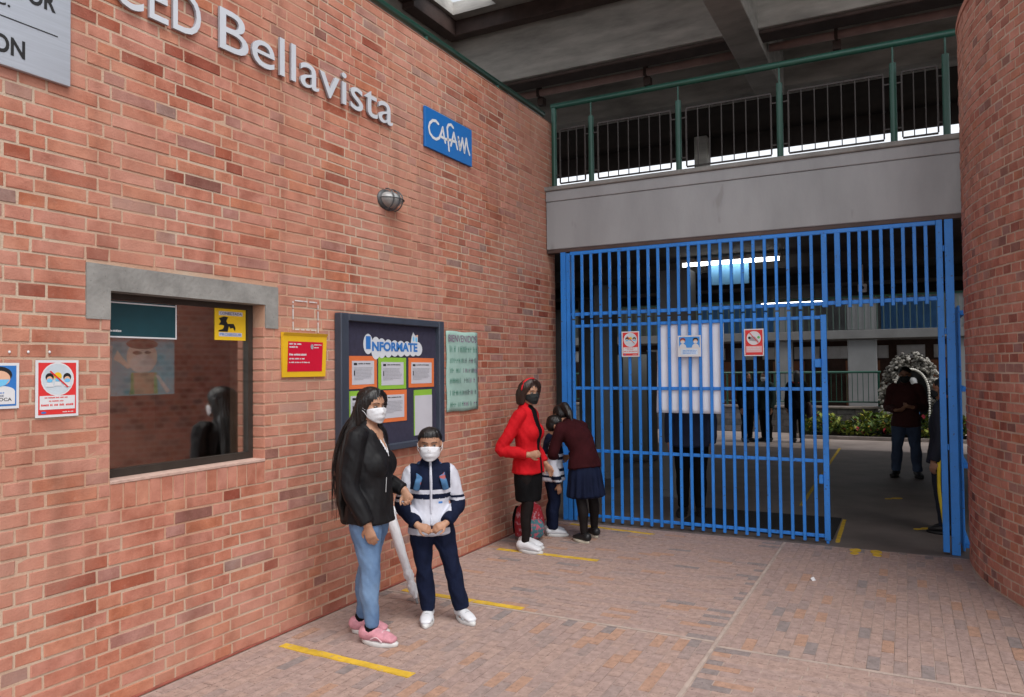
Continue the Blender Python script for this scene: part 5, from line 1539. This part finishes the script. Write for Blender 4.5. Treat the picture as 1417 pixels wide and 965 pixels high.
# ---- courtyard: planting bed, low wall, green railing, grotto
s = empty('planting_bed', (3, 18.6, 0), label='raised kerb of the planting bed in the courtyard', cat='planter')
KERB = mat('bed_kerb', (.26, .22, .20), .85, .15, 6)
boxo('kerb', KERB, s, -1.75, -.60, -.003, 3.0, -.50, .07, .008)
boxo('soil', mat('soil', (.05, .035, .025), .95, .3, 8, .5, 60), s, -1.75, -.499, -.003, 3.0, .70, .05)
def foliage(name, n, box, size, mats, seed, label, cat='plants', hfun=None):
    r = random.Random(seed); m = MB()
    for i in range(n):
        x, y = r.uniform(box[0], box[1]), r.uniform(box[2], box[3])
        hh = box[4] + (hfun(x, y) if hfun else 1.0) * (box[5] - box[4]) * r.random() ** .6
        sz = size * r.uniform(.6, 1.4)
        a, t = r.uniform(0, 6.28), r.uniform(-.2, 1.2)
        d = Vector((math.cos(a) * math.cos(t), math.sin(a) * math.cos(t), math.sin(t))); sd = Vector((-math.sin(a), math.cos(a), 0)) * sz * .32
        c = Vector((x, y, hh)); up = d.cross(sd).normalized() * sz * .12
        mi = r.choices(range(len(mats)), [1.6, 1.3, .9, .12, .1][:len(mats)])[0]
        m.add([c, c + d * sz * .5 + sd + up, c + d * sz, c + d * sz * .5 - sd + up], [(0, 1, 2, 3)], mi)
    return m.build(name, mats)
LEAVES = [mat('leaf_lime', (.26, .30, .04), .6), mat('leaf_green', (.10, .17, .03), .6), mat('leaf_dark', (.025, .055, .015), .6), mat('petal_red', (.45, .03, .05), .6), mat('petal_yellow', (.6, .42, .05), .6)]
o_ = foliage('bed_plants', 5200, (1.3, 5.9, 18.14, 19.25, .05, .52), .11, LEAVES, 3, '', hfun=lambda x, y: .65 + .35 * math.sin(x * 5 + y * 3))
tag(o_, 'low leafy bed of lime and green plants with a few red flowers', 'plants', kind='stuff')
lw = empty('low_wall', (0, 19.45, 0), label='low grey block wall behind the planting bed', cat='wall')
M_BLK = [mat('grey_block_a', (.13, .12, .118), .9, .2, 9), mat('grey_block_b', (.17, .15, .145), .9, .2, 9), mat('grey_block_c', (.10, .095, .095), .9, .2, 9)]
boxo('core', M_BLK[2], lw, -9, -.10, -.003, 2.95, .10, .60)
r = random.Random(4)
m = MB()
for i in range(4):
    x = -9 + (.2 if i % 2 else 0)
    while x < 2.93:
        e = min(x + .39, 2.945); m.box(x, -.115, .01 + i * .148, e, -.09, .148 + i * .148, r.randrange(3), .004); x += .40
tag(m.build('block_face', M_BLK, lw), kind='stuff')
boxo('coping', KERB, lw, -9.02, -.14, .602, 2.97, .14, .655, .008)
rl2 = empty('courtyard_railing', (0, 19.45, .655), label='dark green bar railing standing on the low courtyard wall', cat='railing')
m = MB(); m.cyl((-9, 0, .80), (2.95, 0, .80), .028, 10); m.build('handrail', M_GREEN, rl2, True)
m = MB(); m.cyl((-9, 0, .10), (2.95, 0, .10), .016, 8); m.build('bottom_rail', M_GREEN, rl2, True)
for k in range(11):
    m = MB(); m.cyl((2.9 - k * 1.15, 0, -.003), (2.9 - k * 1.15, 0, .80), .026, 8); m.build('post', M_GREEN, rl2)
for k in range(100):
    xx = 2.8 - k * .115
    if xx < -6: break
    m = MB(); m.box(xx - .007, -.007, .10, xx + .007, .007, .79); m.build('baluster', M_GREEN, rl2)
gr = empty('stone_grotto', (3.56, 19.1, 0), label='arched rough stone grotto shrine in the courtyard behind the man', cat='shrine')
STN = [mat('grotto_stone_a', (.30, .285, .255), .9, .25, 14, .5, 50), mat('grotto_stone_b', (.085, .08, .07), .9, .25, 14, .5, 50), mat('grotto_stone_c', (.46, .44, .40), .9, .2, 14, .5, 50)]
r = random.Random(14); m = MB()
def rock(c, sz, mi):
    bm = bmesh.new(); bmesh.ops.create_icosphere(bm, subdivisions=1, radius=1)
    for v in bm.verts: v.co = Vector((v.co.x * sz * r.uniform(.75, 1.15), v.co.y * sz * r.uniform(.7, 1.1), v.co.z * sz * r.uniform(.6, 1.0))) + c
    m.bm(bm, mi)
cnt = 0
while cnt < 900:
    x, z = r.uniform(-.66, .66), r.uniform(.02, 1.92)
    outer = .62 if z < .9 else .62 * math.sqrt(max(0, 1 - ((z - .9) / 1.0) ** 2))
    inner = .34 if z < 1.0 else .34 * math.sqrt(max(0, 1 - ((z - 1.0) / .56) ** 2))
    if abs(x) > outer * r.uniform(.93, 1.05) or abs(x) < inner + .03: continue
    rock(Vector((x, r.uniform(-.22, .22), z)), r.uniform(.03, .06), r.choices((0, 1, 2), (2, 3, 1.4))[0]); cnt += 1
tag(m.build('stonework', STN, gr), kind='stuff')
boxo('niche_back', mat('niche_dark', (.03, .03, .032), .9), gr, -.42, .10, 0, .42, .16, 1.62)
m = MB(); r = random.Random(2)
for i in range(34):
    t = math.pi * i / 33; ellipsoid_mb(m, (.345 * math.cos(t), -.27, 1.0 + .52 * math.sin(t)), (.028, .028, .028), 8, 6)
for sx in (-1, 1):
    for k in range(14): ellipsoid_mb(m, (sx * .345, -.27, .99 - k * .055), (.026, .026, .026), 8, 6)
tag(m.build('bead_garland', mat('white_bead', (.62, .60, .55), .5), gr, True), kind='stuff')
st = empty('statue', (3.60, 19.0, 0.0), label='small robed statue in blue and white inside the stone grotto', cat='statue')
mb = MB(); tube(mb, [V2((0, 0, 0)), V2((0, 0, .55)), V2((0, 0, .95)), V2((0, 0, 1.14))], [(.13, .11), (.12, .10), (.10, .08), (.04, .04)], 14, flat0=True); organic('robe', mb, mat('statue_blue', (.10, .26, .62), .6), st, .012, 2)
mb = MB(); ball(mb, (0, -.01, 1.24), (.06, .065, .085)); tube(mb, [V2((0, 0, 1.06)), V2((0, 0, 1.2))], [.03, .03], 10, sub=2); organic('head', mb, M_WHITE, st, .010, 1)
mb = MB(); tube(mb, [V2((0, .03, 1.27)), V2((0, .05, 1.1)), V2((0, .05, .6))], [(.08, .07), (.10, .07), (.12, .08)], 12); organic('veil', mb, M_WHITE, st, .012, 1)

# ---- school block across the courtyard
sb = empty('school_block', (2, 21, 0), label='two-storey grey school block with columns and green balcony beyond the courtyard', cat='building')
FAC = mat('facade_brown', (.05, .027, .02), .9, .2, 4)
def sbox(nm, m_, *a, ch=0.0):
    o2 = boxo(nm, m_, sb, *a, ch); o2.location = (-2, -21, 0); return o2
sbox('wall', FAC, -10, 22.6, 0, 12, 22.9, 2.30)
sbox('upper_wall', mat('facade_grey', (.13, .13, .13), .85, .12, 3), -10, 22.6, 2.52, 12, 22.9, 4.6)
sbox('balcony_slab', mat('slab_grey', (.15, .15, .15), .8, .1, 2), -10, 20.75, 2.28, 12, 22.599, 2.50, ch=.01)
sbox('roof', M_CONC_D, -10.5, 20.2, 4.6, 12.5, 24, 4.85, ch=.02)
for x0, x1 in ((-5.2, -4.7), (-2.6, -2.2), (.40, .81), (2.16, 2.83), (4.35, 4.9), (7, 7.5)):
    sbox('column', mat('column_grey', (.20, .205, .21), .8, .08, 2), x0, 20.9, 0, x1, 21.3, 2.279, ch=.015)
    sbox('column', MATS['column_grey'], x0, 20.9, 2.501, x1, 21.3, 4.599, ch=.015)
WINM = mat('bright_window', (.5, .51, .53), .25, .1, 3, spec=.6)
WFR = mat('window_white_frame', (.45, .45, .46), .6)
for k in range(14):
    x0 = -6.2 + k * .86
    wf = sbox('window', WFR, x0, 22.56, 1.80, x0 + .66, 22.599, 2.14)
    for q in range(2):
        pn = boxo('pane', WINM, wf, x0 + .03 + q * .31, 22.55, 1.83, x0 + .32 + q * .31, 22.559, 2.11)
for k in range(6):
    x0 = -5.6 + k * 1.9
    d_ = sbox('door', mat('door_orange_brown', (.19, .07, .03), .6, .1, 3), x0, 22.57, 0.0, x0 + .85, 22.599, 1.74)
sbox('blue_panel', mat('facade_blue', (.04, .14, .33), .7, .1, 3), 2.9, 22.55, 2.55, 4.3, 22.599, 3.4)
sbox('blue_panel', MATS['facade_blue'], -1.9, 22.55, 2.55, .3, 22.599, 3.4)
hrail = MB(); hrail.cyl((-10, 20.85, 3.35), (12, 20.85, 3.35), .03, 8); o2 = hrail.build('balcony_rail', M_GREEN, sb); o2.location = (-2, -21, 0)
bal = MB()
for k in range(150):
    xx = -9.9 + k * .145; bal.box(xx - .01, 20.84, 2.501, xx + .01, 20.86, 3.325)
o2 = bal.build('balcony_bars', mat('pale_green_bar', (.06, .10, .085), .6), sb); o2.location = (-2, -21, 0); tag(o2, kind='stuff')
bpy.context.view_layer.update()
